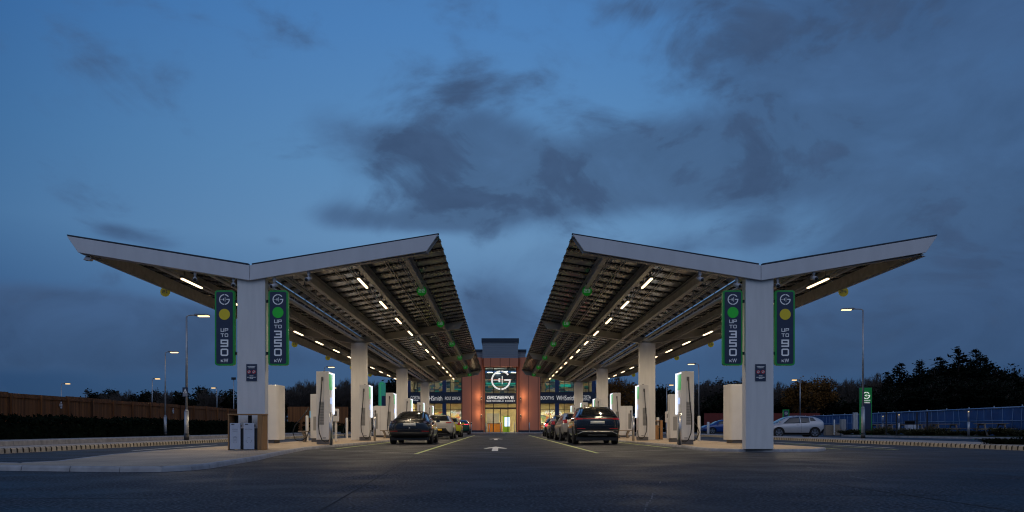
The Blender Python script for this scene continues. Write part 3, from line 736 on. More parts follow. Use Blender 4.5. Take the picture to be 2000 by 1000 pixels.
# bay number discs
nums = {('left', 'inner'): [22, 18, 14, 10, 6, 2], ('right', 'inner'): [23, 19, 15, 11, 7, 3], ('left', 'outer'): [21, 17, 13, 9, 5, 1], ('right', 'outer'): [24, 20, 16, 12, 8, 4]}
for (side, row), ns in nums.items():
    cx, inner = (LCX, 1) if side == 'left' else (RCX, -1)
    for k, n in enumerate(ns):
        y = 27.5 + 8.65 * k
        x = (cx + inner * 4.32) if row == 'inner' else (cx - inner * 4.86)
        z = 5.60 if row == 'inner' else 5.57
        c = 'green' if row == 'inner' else 'yellow'
        o = empty('bay_number_disc', (x, y, z), 0, f'round {c} bay disc numbered {n} hanging under the {side} canopy', 'number sign', f'{c} bay number discs')
        mb = MB().use('dot' + c); mb.disc(0, 0, .175, .012, -.012, 32); mb.build('disc', o)
        mb = MB().use('letter' if c == 'green' else 'navy'); write(mb, str(n), 0, 0, .11, -.013, .006, w=.10, th=.17, gap=.2); mb.build('numerals', o)
        mb = MB().use('black'); mb.box(-.03, .03, -.01, .01, .176, .30); mb.build('bracket', o)

# banner signs beside the first columns
def banner(x, y, power, c, label):
    o = empty('power_sign', (x, y, 2.49), 0, label, 'sign', 'tall power rating signs')
    W, H, rr = .57, 2.16, .07
    def rounded(w, h, r, z0=0):
        return arcpts(w / 2 - r, z0 + r, r, -90, 0, 5) + arcpts(w / 2 - r, z0 + h - r, r, 0, 90, 5) + arcpts(-w / 2 + r, z0 + h - r, r, 90, 180, 5) + arcpts(-w / 2 + r, z0 + r, r, 180, 270, 5)
    mb = MB().use('green'); mb.prism(rounded(W, H, .08), -.07, .07, 'Y'); mb.build('rim', o, .01)
    mb = MB().use('navy'); mb.prism(rounded(W - .10, H - .10, .04, .05), -.082, -.071, 'Y'); mb.build('face', o)
    k = .00292
    mb = MB().use('letter'); logo_g(mb, 0, H - 92 * k, 52 * k, -.083, .006)
    mb.build('logo', o)
    zd = H - (238 if power == '90' else 220) * k
    mb = MB().use('dot' + c); mb.disc(0, zd, 54 * k, -.083, -.089, 40); mb.build('colour_dot', o)
    mb = MB().use('letter')
    if power == '90': up, ds = 392, [('9', 522), ('0', 611)]
    else: up, ds = 307, [('3', 434), ('5', 521), ('0', 611)]
    write(mb, 'UP', 0, H - up * k, 34 * k, -.083, .006, w=33 * k, th=.17, gap=.2)
    write(mb, 'TO', 0, H - (up + 51) * k, 34 * k, -.083, .006, w=33 * k, th=.17, gap=.2)
    for ch, zz in ds: write(mb, ch, 0, H - zz * k, 72 * k, -.083, .006, w=75 * k, th=.185)
    write(mb, 'K', -22 * k, H - 695 * k, 25 * k, -.083, .006, w=26 * k, th=.2)
    write(mb, 'W', 16 * k, H - 691 * k, 34 * k, -.083, .006, w=34 * k, th=.17)
    mb.build('lettering', o)
    return o
def signmount(o, sgn):
    mb = MB().use('black')
    for z in (.35, 1.85): mb.box(min(sgn * .27, sgn * .42), max(sgn * .27, sgn * .42), -.03, .03, z - .04, z + .04)
    mb.build('bracket', o)
ysig = 22.12
for x, p, c, lab, sg in ((-7.91, '90', 'yellow', 'navy sign with yellow dot reading UP TO 90 KW, on the left white column', 1), (-6.375, '350', 'green', 'navy sign with green dot reading UP TO 350 KW, on the left white column', -1),
                     (6.68, '350', 'green', 'navy sign with green dot reading UP TO 350 KW, on the right white column', 1), (8.18, '90', 'yellow', 'navy sign with yellow dot reading UP TO 90 KW, on the right white column', -1)):
    signmount(banner(x, ysig, p, c, lab), sg)
for cx, side in ((LCX, 'left'), (RCX, 'right')):
    o = empty('safety_notice', (cx + .02, 21.975, 2.04), 0, f'small navy safety notice with two prohibition roundels on the nearest {side} column', 'notice', 'column safety notices')
    mb = MB().use('navy'); mb.box(-.15, .15, -.012, .004, 0, .48); mb.build('plate', o)
    for sx in (-.068, .068):
        mb = MB().use('plate'); mb.disc(sx, .26, .045, -.0125, -.016, 24); mb.use('redlens'); mb.arc(sx, .26, .040, .056, 0, 360, -.0125, -.019, 24)
        d = .034; mb.use('redlens'); ribbon(mb, [(sx - d, .26 + d), (sx + d, .26 - d)], .010, -.0125, -.021)
        mb.use('black'); mb.box(sx - .02, sx + .02, -.018, -.0161, .252, .268); mb.build('roundel', o)
    mb = MB().use('letter')
    for z, w in ((.415, .11), (.375, .085), (.145, .05), (.105, .12), (.075, .05)):
        x = -w
        while x < w: e = min(w, x + rnd.uniform(.015, .04)); mb.box(x, e, -.0155, -.0125, z - .008, z + .008); x = e + .008
    mb.build('small_print', o)

# cctv cameras under the fascias
def cctv():
    r = empty('security_camera'); mb = MB().use('camwhite')
    mb.box(-.035, .035, -.03, .03, .17, .30); mb.tube([(0, 0, .17), (0, -.02, .10)], .022, 8); mb.build('bracket', r)
    mb = MB().use('camwhite'); mb.tube([(0, .10, .11), (.0, -.12, .03)], [.055, .06], 12); mb.use('black'); mb.tube([(0, -.121, .03), (0, -.135, .025)], [.05, .045], 12); mb.build('camera_body', r)
    return r
cproto = None
for px, py, rz, where in ((381, 532, 20, 'outer wing of the left canopy'), (456, 543, 15, 'left canopy beside the yellow dot sign'), (536, 545, -30, 'left canopy beside the green dot sign'), (603, 532, -20, 'inner wing of the left canopy'),
                   (1367, 532, 20, 'inner wing of the right canopy'), (1439, 544, 30, 'right canopy beside the green dot sign'), (1519, 544, -15, 'right canopy beside the yellow dot sign'), (1589, 530, 15, 'outer wing of the right canopy')):
    y = 22.0; o = cctv() if cproto is None else copy_tree(cproto); cproto = cproto or o
    o.location = ((px - 976.8) * y / 1500, y, .7 + (835.5 - py) * y / 1500 - .26); o.rotation_euler = (0, 0, R(rz))
    tag(o, f'white bullet security camera fixed under the {where}', 'camera', 'cameras under the canopies')
o = empty('floodlight', (-11.85, 22.1, 5.52), 0, 'small grey floodlight hanging under the far left tip of the canopy', 'floodlight')
mb = MB().use('camwhite'); mb.prism([(-.11, 0), (.08, -.02), (.13, .05), (-.05, .09)], -.08, .08, 'Y'); mb.build('lamp_head', o, .01)
mb = MB().use('black'); mb.tube([(.05, 0, .06), (.25, 0, .02), (.36, 0, .05), (.30, 0, .12), (.1, 0, .16)], .012, 6); mb.build('bracket', o)
# ------------------------------------------------------------------ chargers
Z0 = ISL_Z
def tall_charger(d):
    """d = +1: the lit side faces +X.  Origin at the base centre of the near face."""
    r = empty('fast_charger')
    mb = MB().use('plinth'); mb.box(-.235, .225, .03, .68, 0, .17); mb.build('plinth', r)
    mb = MB().use('charger')
    mb.prism([(-.245 * d, .17), (.235 * d, .17), (.235 * d, 2.05), (.215 * d, 2.70), (-.245 * d, 2.70)], 0, .70, 'Y'); mb.build('body', r, .015)
    mb = MB().use('vent'); a, b = sorted((-.13 * d, .05 * d)); 
    mb.box(a, b, -.004, .002, .72, 1.58); mb.use('plinth')
    for i in range(14): mb.box(a + .012, b - .012, -.0055, -.0041, .76 + i * .058, .775 + i * .058)
    mb.build('vent_grille', r)
    mb = MB().use('plinth'); a, b = sorted((-.05 * d, .02 * d)); mb.box(a, b, -.05, .002, 2.36, 2.50); mb.build('cable_outlet', r, .008)
    mb = MB().use('rubber')
    P = [(-.02, -.055, 2.38), (-.03, -.07, 2.1), (-.06, -.09, 1.6), (-.12, -.10, 1.05), (-.13, -.10, .70), (-.10, -.11, .42), (.0, -.12, .17), (.12, -.12, .09), (.22, -.10, .12), (.28, -.05, .22), (.31, .0, .5)]
    mb.tube([(p[0] * d, p[1], p[2]) for p in P], .02, 8); mb.build('charging_cable', r)
    mb = MB().use('coolbar'); a, b = sorted((.237 * d, .290 * d)); mb.box(a, b, .645, .69, 1.12, 2.66); mb.build('light_bar', r)
    mb = MB().use('coolbar'); mb.prism([(.219 * d, 2.635), (.238 * d, 2.635), (.238 * d, 2.66), (.219 * d, 2.66)], .04, .64, 'Y'); mb.build('top_light', r)
    mb = MB().use('greenlit'); mb.prism([(.2355 * d, 2.03), (.242 * d, 2.03), (.224 * d, 2.60), (.2175 * d, 2.60)], .05, .60, 'Y'); mb.build('green_panel', r)
    mb = MB().use('screen'); a, b = sorted((.236 * d, .246 * d)); mb.box(a, b, .20, .48, 1.50, 1.74); mb.build('screen', r)
    mb = MB().use('vent'); mb.box(.06 * d - .06, .06 * d + .06, -.0045, .001, .22, .26); mb.build('rating_plate', r)
    mb = MB().use('black'); mb.cyl(-.02 * d, .3, 2.70, 2.735, .05, 12); mb.build('antenna', r)
    return r
def guard_post():
    r = empty('guard_post'); mb = MB().use('stainless'); mb.cyl(0, 0, 0, 1.14, .056, 18); mb.build('post', r)
    mb = MB().use('galv'); mb.cyl(0, 0, 1.14, 1.16, .058, 18, .045); mb.build('cap', r); return r
gp = None
for d, side in ((1, 'left'), (-1, 'right')):
    pr = None
    xs = -6.56 if d == 1 else 6.93
    for k in range(6):
        o = tall_charger(d) if pr is None else copy_tree(pr); pr = pr or o
        y = 28.4 + 8.65 * k; o.location = (xs, y, Z0)
        tag(o, f'tall white rapid charger with lit edge, {ORD[k]} from the camera in the {side} row', 'charger', 'tall chargers')
        g = guard_post() if gp is None else copy_tree(gp); gp = gp or g
        g.location = (xs + d * .60, y - 1.35 if k == 0 else y - .55, Z0)
        tag(g, f'silver guard post before the {ORD[k]} tall charger of the {side} row', 'post', 'silver guard posts')

def cabinet(x, y, w, dep, h, d, name='power_cabinet', cable=False, label='', seam=True):
    """pale cabinet with rounded front corners, grille and recessed plinth"""
    r = empty(name, (x, y, Z0), 0, label, 'cabinet')
    mb = MB().use('charger'); rr = .14; pts = arcpts(w / 2 - rr, rr, rr, -90, 0, 5) + [(w / 2, dep), (-w / 2, dep)] + arcpts(-w / 2 + rr, rr, rr, 180, 270, 5)
    mb.prism(pts, .13, h); mb.build('body', r, .012)
    mb = MB().use('plinth'); mb.box(-w / 2 + .12, w / 2 - .2, .08, dep - .05, 0, .13); mb.build('plinth', r)
    a, b = sorted((-.36 * w * d, -.16 * w * d)); mb = MB().use('vent'); mb.box(a, b, -.004, .002, .55, h * .76)
    mb.use('plinth')
    n = 18
    for i in range(n): mb.box(a + .01, b - .01, -.0055, -.0041, .58 + i * (h * .76 - .6) / n, .59 + i * (h * .76 - .6) / n)
    mb.build('vent_grille', r)
    mb = MB().use('plinth'); mb.box(-.006, .006, -.002, .002, .15, h - .02); mb.build('door_seam', r)
    mb = MB().use('black'); mb.cyl(-.1 * d, dep * .5, h, h + .03, .05, 10); mb.build('roof_vent', r)
    if cable:
        mb = MB().use('plinth'); mb.box(-.30 * d - .045, -.30 * d + .045, -.06, .001, h - .42, h - .28); mb.build('cable_outlet', r)
        mb = MB().use('rubber'); mb.tube([(-.30 * d, -.05, h - .35), (-.34 * d, -.10, h - .9), (-.40 * d, -.12, h - 1.3), (-.44 * d, -.12, h - 1.5), (-.50 * d, -.1, .35)], .018, 8); mb.build('charging_cable', r)
    return r
cabinet(-9.37, 30.5, 1.15, .9, 2.32, 1, label='tall pale rounded power cabinet directly behind the nearest left column')
cabinet(9.70, 30.5, 1.15, .9, 2.35, -1, label='tall pale rounded power cabinet directly behind the nearest right column')
cabinet(-7.72, 49.4, .98, .8, 2.02, 1, cable=True, label='squat pale cabinet with cable behind the wooden bench on the left island')
cabinet(8.10, 49.4, .90, .8, 2.02, -1, cable=True, label='squat pale cabinet with cable behind the wooden bench on the right island')
for i, (x, y, nn) in enumerate(((-8.02, 60, 'left'), (8.3, 60, 'right'))):
    cabinet(x, y, .9, .8, 2.0, 1 if x < 0 else -1, label=f'far pale cabinet between the rear columns of the {nn} island')
# outward facing smaller chargers
def small_charger(x, y, d, label, h=2.08, w=.5):
    r = empty('destination_charger', (x, y, Z0), 0, label, 'charger')
    mb = MB().use('charger'); mb.box(-w / 2, w / 2, 0, .5, .16, h); mb.build('body', r, .015)
    mb = MB().use('plinth'); mb.box(-w / 2 + .04, w / 2 - .04, .04, .46, 0, .16); mb.build('plinth', r)
    s = -1 if d > 0 else 1
    mb = MB().use('cyan'); a, b = sorted((s * w / 2 + s * .001, s * (w / 2 + .05))); mb.box(a, b, .1, .4, 1.05, 1.35); mb.build('connector_screen', r)
    mb = MB().use('rubber')
    mb.tube([(s * (w / 2 + .05), -.03, 1.5), (s * (w / 2 + .30), -.12, 1.1), (s * (w / 2 + .62), -.15, .72), (s * (w / 2 + .72), -.15, .42), (s * (w / 2 + .62), -.12, .10), (s * (w / 2 + .45), -.05, .04)], .02, 8)
    mb.tube([(s * (w / 2 + .02), -.03, .62), (s * (w / 2 + .12), -.1, .22), (s * (w / 2 + .34), -.08, .06), (s * (w / 2 + .5), .0, .05)], .02, 8); mb.build('charging_cable', r)
    mb = MB().use('vent'); mb.box(-.12, .12, -.004, .002, .5, 1.1); mb.build('vent_grille', r)
    return r
small_charger(-7.98, 33.3, 1, 'lower pale charger with looping cable behind the nearest tall left charger')
small_charger(7.62, 33.3, -1, 'lower pale charger behind the nearest tall right charger')
small_charger(8.85, 37.5, -1, 'slim pale charger with cyan connector beside the white post on the right island', 1.35, .22)
for k in range(3):
    for sx, side in ((-8.55, 'left'), (8.9, 'right')):
        small_charger(sx, 46.5 + 8.65 * k, 1 if sx < 0 else -1, f'low outer charger at the {ORD[k + 1]} bay on the far edge of the {side} island', 1.9, .42)
def white_post(x, y, h, label, r0=.07):
    r = empty('bollard', (x, y, Z0), 0, label, 'bollard', 'pale bollards on the islands'); mb = MB().use('column'); mb.cyl(0, 0, 0, h, r0, 16); mb.build('post', r, .01)
    mb = MB().use('charger'); mb.cyl(0, 0, h, h + .02, r0 * .98, 16, r0 * .7); mb.build('cap', r)
white_post(-9.1, 36.2, 1.17, 'pale round bollard beside the looping cable on the left island')
white_post(-8.9, 44.6, 1.17, 'pale round bollard left of the second left column')
white_post(9.3, 35.9, 1.15, 'pale round bollard beside the slim charger on the right island')
white_post(8.28, 40.3, 1.15, 'pale round bollard against the right timber bin unit')
white_post(-8.75, 53.5, 1.15, 'distant pale bollard at the outer edge of the left island')
def pay_post(x, y, label):
    r = empty('payment_post', (x, y, Z0), 0, label, 'payment post', 'payment posts'); mb = MB().use('column'); mb.box(-.05, .05, 0, .08, 0, .95); mb.build('post', r, .01)
    mb = MB().use('charger'); mb.box(-.13, .13, -.06, .12, .9, 1.48); mb.build('terminal', r, .02); mb = MB().use('plinth'); mb.box(-.07, .07, -.066, -.0601, 1.15, 1.36); mb.build('display', r)
pay_post(-7.47, 34.9, 'white payment post right of the nearest tall left charger')
pay_post(9.0, 41.2, 'white payment post left of the nearest tall right charger')

# wooden benches
def bench(x, y, label):
    r = empty('bench', (x, y, Z0), 0, label, 'bench', 'wooden benches')
    for i in range(3):
        mb = MB().use('grey_timber'); mb.box(-.55, .55, -.20 + i * .14, -.075 + i * .14, .43, .475); mb.build('seat_plank', r, .006)
    for s in (-1, 1):
        mb = MB().use('grey_timber'); mb.prism([(s * .42, .43), (s * .30, .43), (s * .22, .22), (s * .26, 0), (s * .36, 0), (s * .31, .22)], -.16, .16, 'Y'); mb.build('leg', r, .01)
bench(-6.45, 44.9, 'slatted wooden bench on the left island before the squat cabinet')
bench(7.15, 44.9, 'slatted wooden bench on the right island before the squat cabinet')
bench(-8.35, 34.0, 'wooden bench half hidden behind the nearest tall left charger')

# litter stations
def litter(x, y, s, label, near):
    r = empty('litter_station', (x, y, Z0), 0, label, 'bin'); W, H, D = .95, 1.0, .5
    for nm, q in (('side_panel', (-W / 2, -W / 2 + .035)), ('side_panel', (W / 2 - .13, W / 2))):
        mb = MB().use('timber'); mb.box(q[0], q[1], 0, D, 0, H - .032); mb.build(nm, r, .004)
    mb = MB().use('timber'); mb.box(-W / 2 - .012, W / 2 + .012, -.008, D + .008, H - .03, H); mb.build('top_panel', r, .004)
    mb = MB().use('black'); mb.box(-W / 2 + .04, -W / 2 + .13, D - .06, D - .02, .02, H - .035); mb.box(-.06, .04, D - .06, D - .02, .02, H - .035); mb.build('back_post', r)
    mb = MB().use('black'); mb.box(-W / 2 + .036, W / 2 - .131, .05, D - .07, .02, .60); mb.build('liner_box', r)
    for i, (a, b) in enumerate(((-.417, -.125), (-.037, .258))):
        mb = MB().use('binface' if near else 'timber'); mb.box(a, b, -.01, .03, .02, .745); p = mb.build('bin_door', r, .006)
        c = (a + b) / 2
        mb = MB().use('black'); mb.box(a + .045, a + .125, -.014, -.0101, .70, .722); mb.build('handle_slot', p)
        mb = MB().use('black'); mb.box(b + .006, b + .026, .0, .02, .64, .70); mb.box(b + .006, b + .026, .0, .02, .06, .12); mb.build('hinge', p)
        if near:
            mb = MB().use('icon')
            if i == 0:
                write(mb, 'GENERAL', c, .575, .020, -.0101, .003, w=.0185, th=.17, gap=.25); write(mb, 'WASTE', c, .520, .022, -.0101, .003, w=.021, th=.17, gap=.25)
                ribbon(mb, [(c - .05, .20), (c - .05, .35), (c + .05, .35), (c + .05, .20), (c - .05, .20)], .006, -.0101, -.013)
                ribbon(mb, [(c - .062, .362), (c + .062, .362)], .006, -.0101, -.013); ribbon(mb, [(c - .02, .372), (c + .02, .372)], .006, -.0101, -.013)
                for k in (-.012, .012): ribbon(mb, [(c + k, .24), (c + k, .31)], .006, -.0101, -.013)
            else:
                write(mb, 'RECYCLING', c, .575, .024, -.0101, .003, w=.0175, th=.17, gap=.25)
                for k in range(3):
                    a0 = R(90 + 120 * k); 
                    P = [(c + .085 * math.cos(a0 + t) * (1.0 if abs(t) < .01 else .86), .27 + .085 * math.sin(a0 + t) * (1.0 if abs(t) < .01 else .86)) for t in (-.55, 0, .55)]
                    ribbon(mb, P, .008, -.0101, -.013)
                    q = P[2]; mb.disc(q[0], q[1], .012, -.0101, -.0145, 3)
            mb.build('printed_symbol', p)
litter(-7.05, 21.22, 1, 'timber framed double litter bin with grey doors before the nearest left column', True)
litter(8.02, 40.1, -1, 'timber framed litter bin beside the second right column', False)

# ------------------------------------------------------------------ street lamps
def street_lamp(x, y, h, d, label, warm=True, base_black=True, arm=1.0):
    r = empty('street_lamp', (x, y, .05), 0, label, 'street lamp', 'street lamps')
    mb = MB().use('galv'); mb.cyl(0, 0, 0, h * .24, .105, 14, .10); mb.cyl(0, 0, h * .24, h * .255, .10, 14, .06); mb.cyl(0, 0, h * .255, h - .05, .058, 12, .042); mb.build('pole', r)
    if base_black: mb = MB().use('black'); mb.cyl(0, 0, .0, .38, .118, 14); mb.build('base_sleeve', r)
    mb = MB().use('galv'); mb.tube([(0, 0, h - .1), (0, 0, h - .03), (d * .10, 0, h + .02), (d * (arm - .3), 0, h + .04)], .032, 8); mb.build('arm', r)
    mb = MB().use('housing'); mb.prism([(d * (arm - .35), h + .00), (d * (arm + .36), h + .0), (d * (arm + .34), h + .06), (d * (arm - .28), h + .09)], -.14, .14, 'Y'); hd = mb.build('lamp_head', r, .02)
    mb = MB().use('lampglow'); a, b = sorted((d * (arm - .16), d * (arm + .33))); mb.box(a, b, -.11, .11, h - .045, h - .002); mb.build('lens', hd, .015)
    return r
L1 = street_lamp(-14.7, 36, 5.9, 1, 'tallest left street lamp, blue notice on its pole, leaning over the left verge', arm=.72)
o = empty('pole_notice', (-14.7, 35.86, 2.15), 0, 'small blue notice with white triangle strapped to the left lamp pole', 'notice')
mb = MB().use('navy'); mb.box(-.13, .13, -.01, .0, 0, .44); mb.build('plate', o)
mb = MB().use('letter'); ribbon(mb, [(-.08, .17), (0, .36), (.08, .17), (-.08, .17)], .018, -.0101, -.014); mb.box(-.012, .012, -.014, -.0101, .19, .30); mb.build('triangle', o)
mb = MB().use('icon'); mb.box(-.11, .11, -.013, -.0101, .02, .13); mb.build('text_panel', o)
street_lamp(-23.5, 53.9, 5.95, 1, 'second left street lamp, standing in the dark hedge', arm=.55)
street_lamp(-37.6, 83, 5.95, 1, 'thin street lamp behind the left fence, facing right', arm=.5)
street_lamp(-52.8, 92.4, 5.95, 1, 'farthest left street lamp, only its head above the fence', arm=.7)
street_lamp(-37.6, 102, 5.95, -1, 'street lamp behind the left fence with its head turned left', arm=.4)
street_lamp(-15.2, 66.5, 5.9, 1, 'street lamp rising behind the nearest tall left charger', arm=.5)
street_lamp(-22.4, 101, 5.9, 1, 'small distant street lamp between the left charger and second column', arm=.5)
street_lamp(19.8, 41.9, 7.1, -1, 'tallest right street lamp, in front of the green totem', arm=.82)
street_lamp(33.2, 85, 5.95, -1, 'right street lamp by the autumn tree above the pale hatchback', arm=.55)
street_lamp(16.55, 64, 5.95, -1, 'street lamp close behind the nearest tall right charger', arm=.55)
street_lamp(20.6, 95, 5.95, 1, 'thin distant street lamp left of the nearest tall right charger', arm=.5)
o = empty('camera_mast', (-27.75, 80, 0), 0, 'tall thin mast with small cameras just left of the nearest left column', 'mast')
mb = MB().use('galv'); mb.cyl(0, 0, 0, 5.9, .06, 8, .045); mb.build('pole', o)
mb = MB().use('black'); mb.box(-.22, .2, -.1, .1, 5.7, 5.95); mb.build('top_camera', o); mb = MB().use('black'); mb.box(-.5, -.1, -.06, .06, 4.6, 4.72); mb.build('camera_cluster', o); mb = MB().use('galv'); mb.box(-.3, .01, .03, .05, 4.64, 4.70); mb.build('bracket', o)
o = empty('weather_mast', (-48.5, 90, 0), 0, 'short dark mast with round head above the left fence', 'mast')
mb = MB().use('galv'); mb.cyl(0, 0, 0, 4.9, .06, 8, .05); mb.build('pole', o)
mb = MB().use('black'); mb.cyl(0, 0, 4.9, 5.2, .25, 10, .12); mb.box(-.4, .4, -.05, .05, 4.7, 4.78); mb.build('sensor_head', o)

# ------------------------------------------------------------------ fences and hedges
def board_fence(name, x0, y0, x1, y1, h, label):
    r = empty(name, (x0, y0, 0), math.atan2(y1 - y0, x1 - x0), label, 'fence'); Ln = math.hypot(x1 - x0, y1 - y0)
    mb = MB().use('fence_x'); n = int(Ln / .125); fr = random.Random(int(Ln))
    t = 0
    while t < Ln:
        dd = fr.uniform(0, .018); e = min(Ln, t + .121); seg = int(t / 2.7)
        hh = h + .05 * math.sin(seg * 1.7) * .6 + fr.uniform(-.006, .006)
        mb.box(t, e, -.02 - dd, .0 - dd, .03, hh); t += .125
    mb.build('boards', r)
    mb = MB().use('fence_x')
    for z in (.35, h * .5, h - .25): mb.box(0, Ln, .001, .06, z, z + .09)
    mb.build('rails', r)
    t = 0
    while t <= Ln:
        mb = MB().use('fence_x'); mb.box(t - .05, t + .05, .061, .16, 0, h - .05); mb.build('post', r); t += 2.7
    return r
board_fence('timber_fence', -26, 92, -26, 22, 2.57, 'long brown close board timber fence behind the left hedge')
board_fence('timber_fence', -25.7, 93, -18.4, 93, 3.25, 'short brown timber fence seen between the left power cabinet and charger')
for i, (y, nm) in enumerate(((45.2, 'nearer'), (60.7, 'farther'))):
    o = empty('fence_lamp', (-25.9, y, 1.9), 0, f'small pale wall lantern on the timber fence, {nm} one', 'lantern', 'fence lanterns')
    mb = MB().use('camwhite'); mb.box(0, .10, -.09, .09, .05, .22); mb.build('body', o, .02); mb = MB().use('lens'); mb.cyl(.06, 0, -.08, .04, .06, 10); mb.cyl(.06, 0, .24, .34, .05, 10, .02); mb.build('shade', o)

def leaf_mass(mb, cx, cy_, cz, rx, ry, rz, n, size, r, shell=.55):
    for _ in range(n):
        while True:
            p = Vector((r.uniform(-1, 1), r.uniform(-1, 1), r.uniform(-1, 1)))
            if shell ** 2 < p.length_squared <= 1: break
        c = Vector((cx + p.x * rx, cy_ + p.y * ry, cz + p.z * rz)); s = size * r.uniform(.6, 1.3)
        a = Vector((r.gauss(0, 1), r.gauss(0, 1), r.gauss(0, 1))).normalized(); b = a.cross(Vector((r.gauss(0, 1), r.gauss(0, 1), r.gauss(0, 1)))).normalized()
        mb.add([c - a * s * .5, c + b * s * .32, c + a * s * .5, c - b * s * .32], [(0, 1, 2, 3)])
def hedge(name, x0, y0, x1, y1, w, h, dens, label, matn='leafhedge', base=.0, jag=.22, leaf=.11, seed=1, kind=None, cat='hedge'):
    r = empty(name, (0, 0, 0), 0, label, cat); rr = random.Random(seed)
    a = Vector((x0, y0)); b = Vector((x1, y1)); Ln = (b - a).length; d = (b - a).normalized(); n = Vector((-d.y, d.x))
    mb = MB().use(matn); t = 0
    hs = [h * (1 + jag * (rr.random() - .6)) for _ in range(int(Ln / .8) + 3)]
    N = int(Ln * dens)
    for _ in range(N):
        t = rr.random() * Ln; i = t / .8; f = i - int(i); hh = hs[int(i)] * (1 - f) + hs[int(i) + 1] * f
        z = base + hh * (1 - rr.random() ** 2.2 * .98) + (rr.random() ** 3 * .18); u = (rr.random() - .5) * w
        c = Vector((*(a + d * t + n * u), z)); s = leaf * rr.uniform(.6, 1.5)
        p = Vector((rr.gauss(0, 1), rr.gauss(0, 1), rr.gauss(0, 1) + .6)).normalized(); q = p.cross(Vector((rr.gauss(0, 1), rr.gauss(0, 1), rr.gauss(0, 1)))).normalized()
        mb.add([c - p * s * .6, c + q * s * .35, c + p * s * .6, c - q * s * .35], [(0, 1, 2, 3)])
    mb.build('foliage', r)
    mb = MB().use(matn); t = 0    # dark woody core
    while t < Ln - .1:
        hh = hs[int(t / .8)] * .72; e = min(Ln, t + .8); u = w * .32
        P = [a + d * t - n * u, a + d * e - n * u, a + d * e + n * u, a + d * t + n * u]
        mb.add([(*p, base) for p in P] + [(*(p * .97 + P[0] * .03), base + hh) for p in P], [(0, 1, 5, 4), (1, 2, 6, 5), (2, 3, 7, 6), (3, 0, 4, 7), (4, 5, 6, 7)]); t = e
    mb.build('stems', r)
    return r
hedge('hedge', -24.4, 24, -24.4, 91, 1.5, 1.12, 330, 'dark clipped hedge along the foot of the long left fence', base=.05, seed=4, leaf=.16)
hedge('hedge', -23.6, 92, -18.4, 92, 1.0, 1.2, 200, 'short dark hedge before the fence by the left charger', base=.05, seed=5, leaf=.16)

# ------------------------------------------------------------------ right hand side: hoarding, tables, totem
HP = [(30.9, 38), (31.9, 47), (32.5, 56), (33.6, 70), (35.2, 92)]
r = empty('blue_hoarding', (0, 0, 0), 0, 'long blue sheeted hoarding with pale seams behind the picnic tables', 'hoarding')
mb = MB().use('hoarding'); ms = MB().use('hoard_rail'); rr = random.Random(2); posts = []
for a, b in zip(HP[:-1], HP[1:]):
    a = Vector(a); b = Vector(b); Ln = (b - a).length; d = (b - a).normalized(); n = Vector((d.y, -d.x)); t = 0; k = int(Ln / 1.0)
    for i in range(k):
        t0, t1 = Ln * i / k, Ln * (i + 1) / k; bulge = rr.uniform(-.05, .05)
        p0, p1, pm = a + d * t0, a + d * t1, a + d * (t0 + t1) / 2 + n * bulge
        mb.add([(*p0, .2), (*pm, .2), (*p1, .2), (*p0, 2.02), (*pm, 2.02), (*p1, 2.02)], [(0, 1, 4, 3), (1, 2, 5, 4)], True)
        lean = rr.uniform(-.22, .22); q = p0 - n * .02
        ms.tube([(*q, .25), (q.x + d.x * lean, q.y + d.y * lean, 1.95)], .017, 4)
        if i % 3 == 0: posts.append(p0 + n * .06)
    for z, w in ((1.98, .04), (1.15, .02)):
        ms.tube([(*(a - n * .05 + d * 0), z), (*(b - n * .05), z)], w, 4)
mb.build('sheeting', r); ms.build('seams', r)
for p in posts:
    mb = MB().use('galv'); mb.cyl(p.x, p.y, 0, 2.12, .035, 8); mb.build('post', r)

def picnic(x, y, label):
    r = empty('picnic_table', (x, y, .22), 0, label, 'picnic table', 'picnic tables before the blue hoarding')
    mb = MB().use('grey_timber')
    for i in range(5): mb.box(-.9, .9, -.36 + i * .147, -.225 + i * .147, .715, .755)
    mb.build('table_top', r, .004)
    for s in (-1, 1):
        mb = MB().use('grey_timber')
        for i in range(2): mb.box(-1.0, 1.0, s * .72 - .14 + i * .145, s * .72 - .005 + i * .145, .42, .455)
        mb.build('bench_seat', r, .004)
    for s in (-1, 1):
        mb = MB().use('grey_timber'); x0, x1 = s * .62 - .03, s * .62 + .03
        for q in (-1, 1): mb.prism([(q * .22, .714), (q * .32, .714), (q * .66, 0), (q * .55, 0)], x0, x1, 'X')
        mb.box(x1 + .001, x1 + .04, -.80, .80, .34, .419); mb.box(x1 + .001, x1 + .04, -.34, .34, .63, .713); mb.build('leg_frame', r)
picnic(30.7, 48, 'weathered picnic table nearest the camera, right of the tallest light bollard')
picnic(31.0, 53.6, 'weathered picnic table, second one back along the blue hoarding')
picnic(30.7, 57.4, 'weathered picnic table behind the white double bin')
picnic(31.0, 62.3, 'weathered picnic table just right of the green totem')
def light_bollard(x, y, h, label):
    r = empty('light_bollard', (x, y, .2), 0, label, 'bollard light', 'light bollards by the picnic tables')
    mb = MB().use('galv'); mb.cyl(0, 0, 0, h * .56, .075, 14); mb.build('post', r)
    mb = MB().use('lampglow'); mb.cyl(0, 0, h - .07, h - .045, .03, 10); mb.build('lamp', r)
    mb = MB().use('galv'); mb.cyl(0, 0, h * .56, h - .075, .022, 10); mb.cyl(0, 0, h - .044, h, .075, 14)
    for a in (45, 135, 225, 315): mb.cyl(.06 * math.cos(R(a)), .06 * math.sin(R(a)), h * .56, h - .045, .007, 6)
    mb.build('louvre_cage', r)
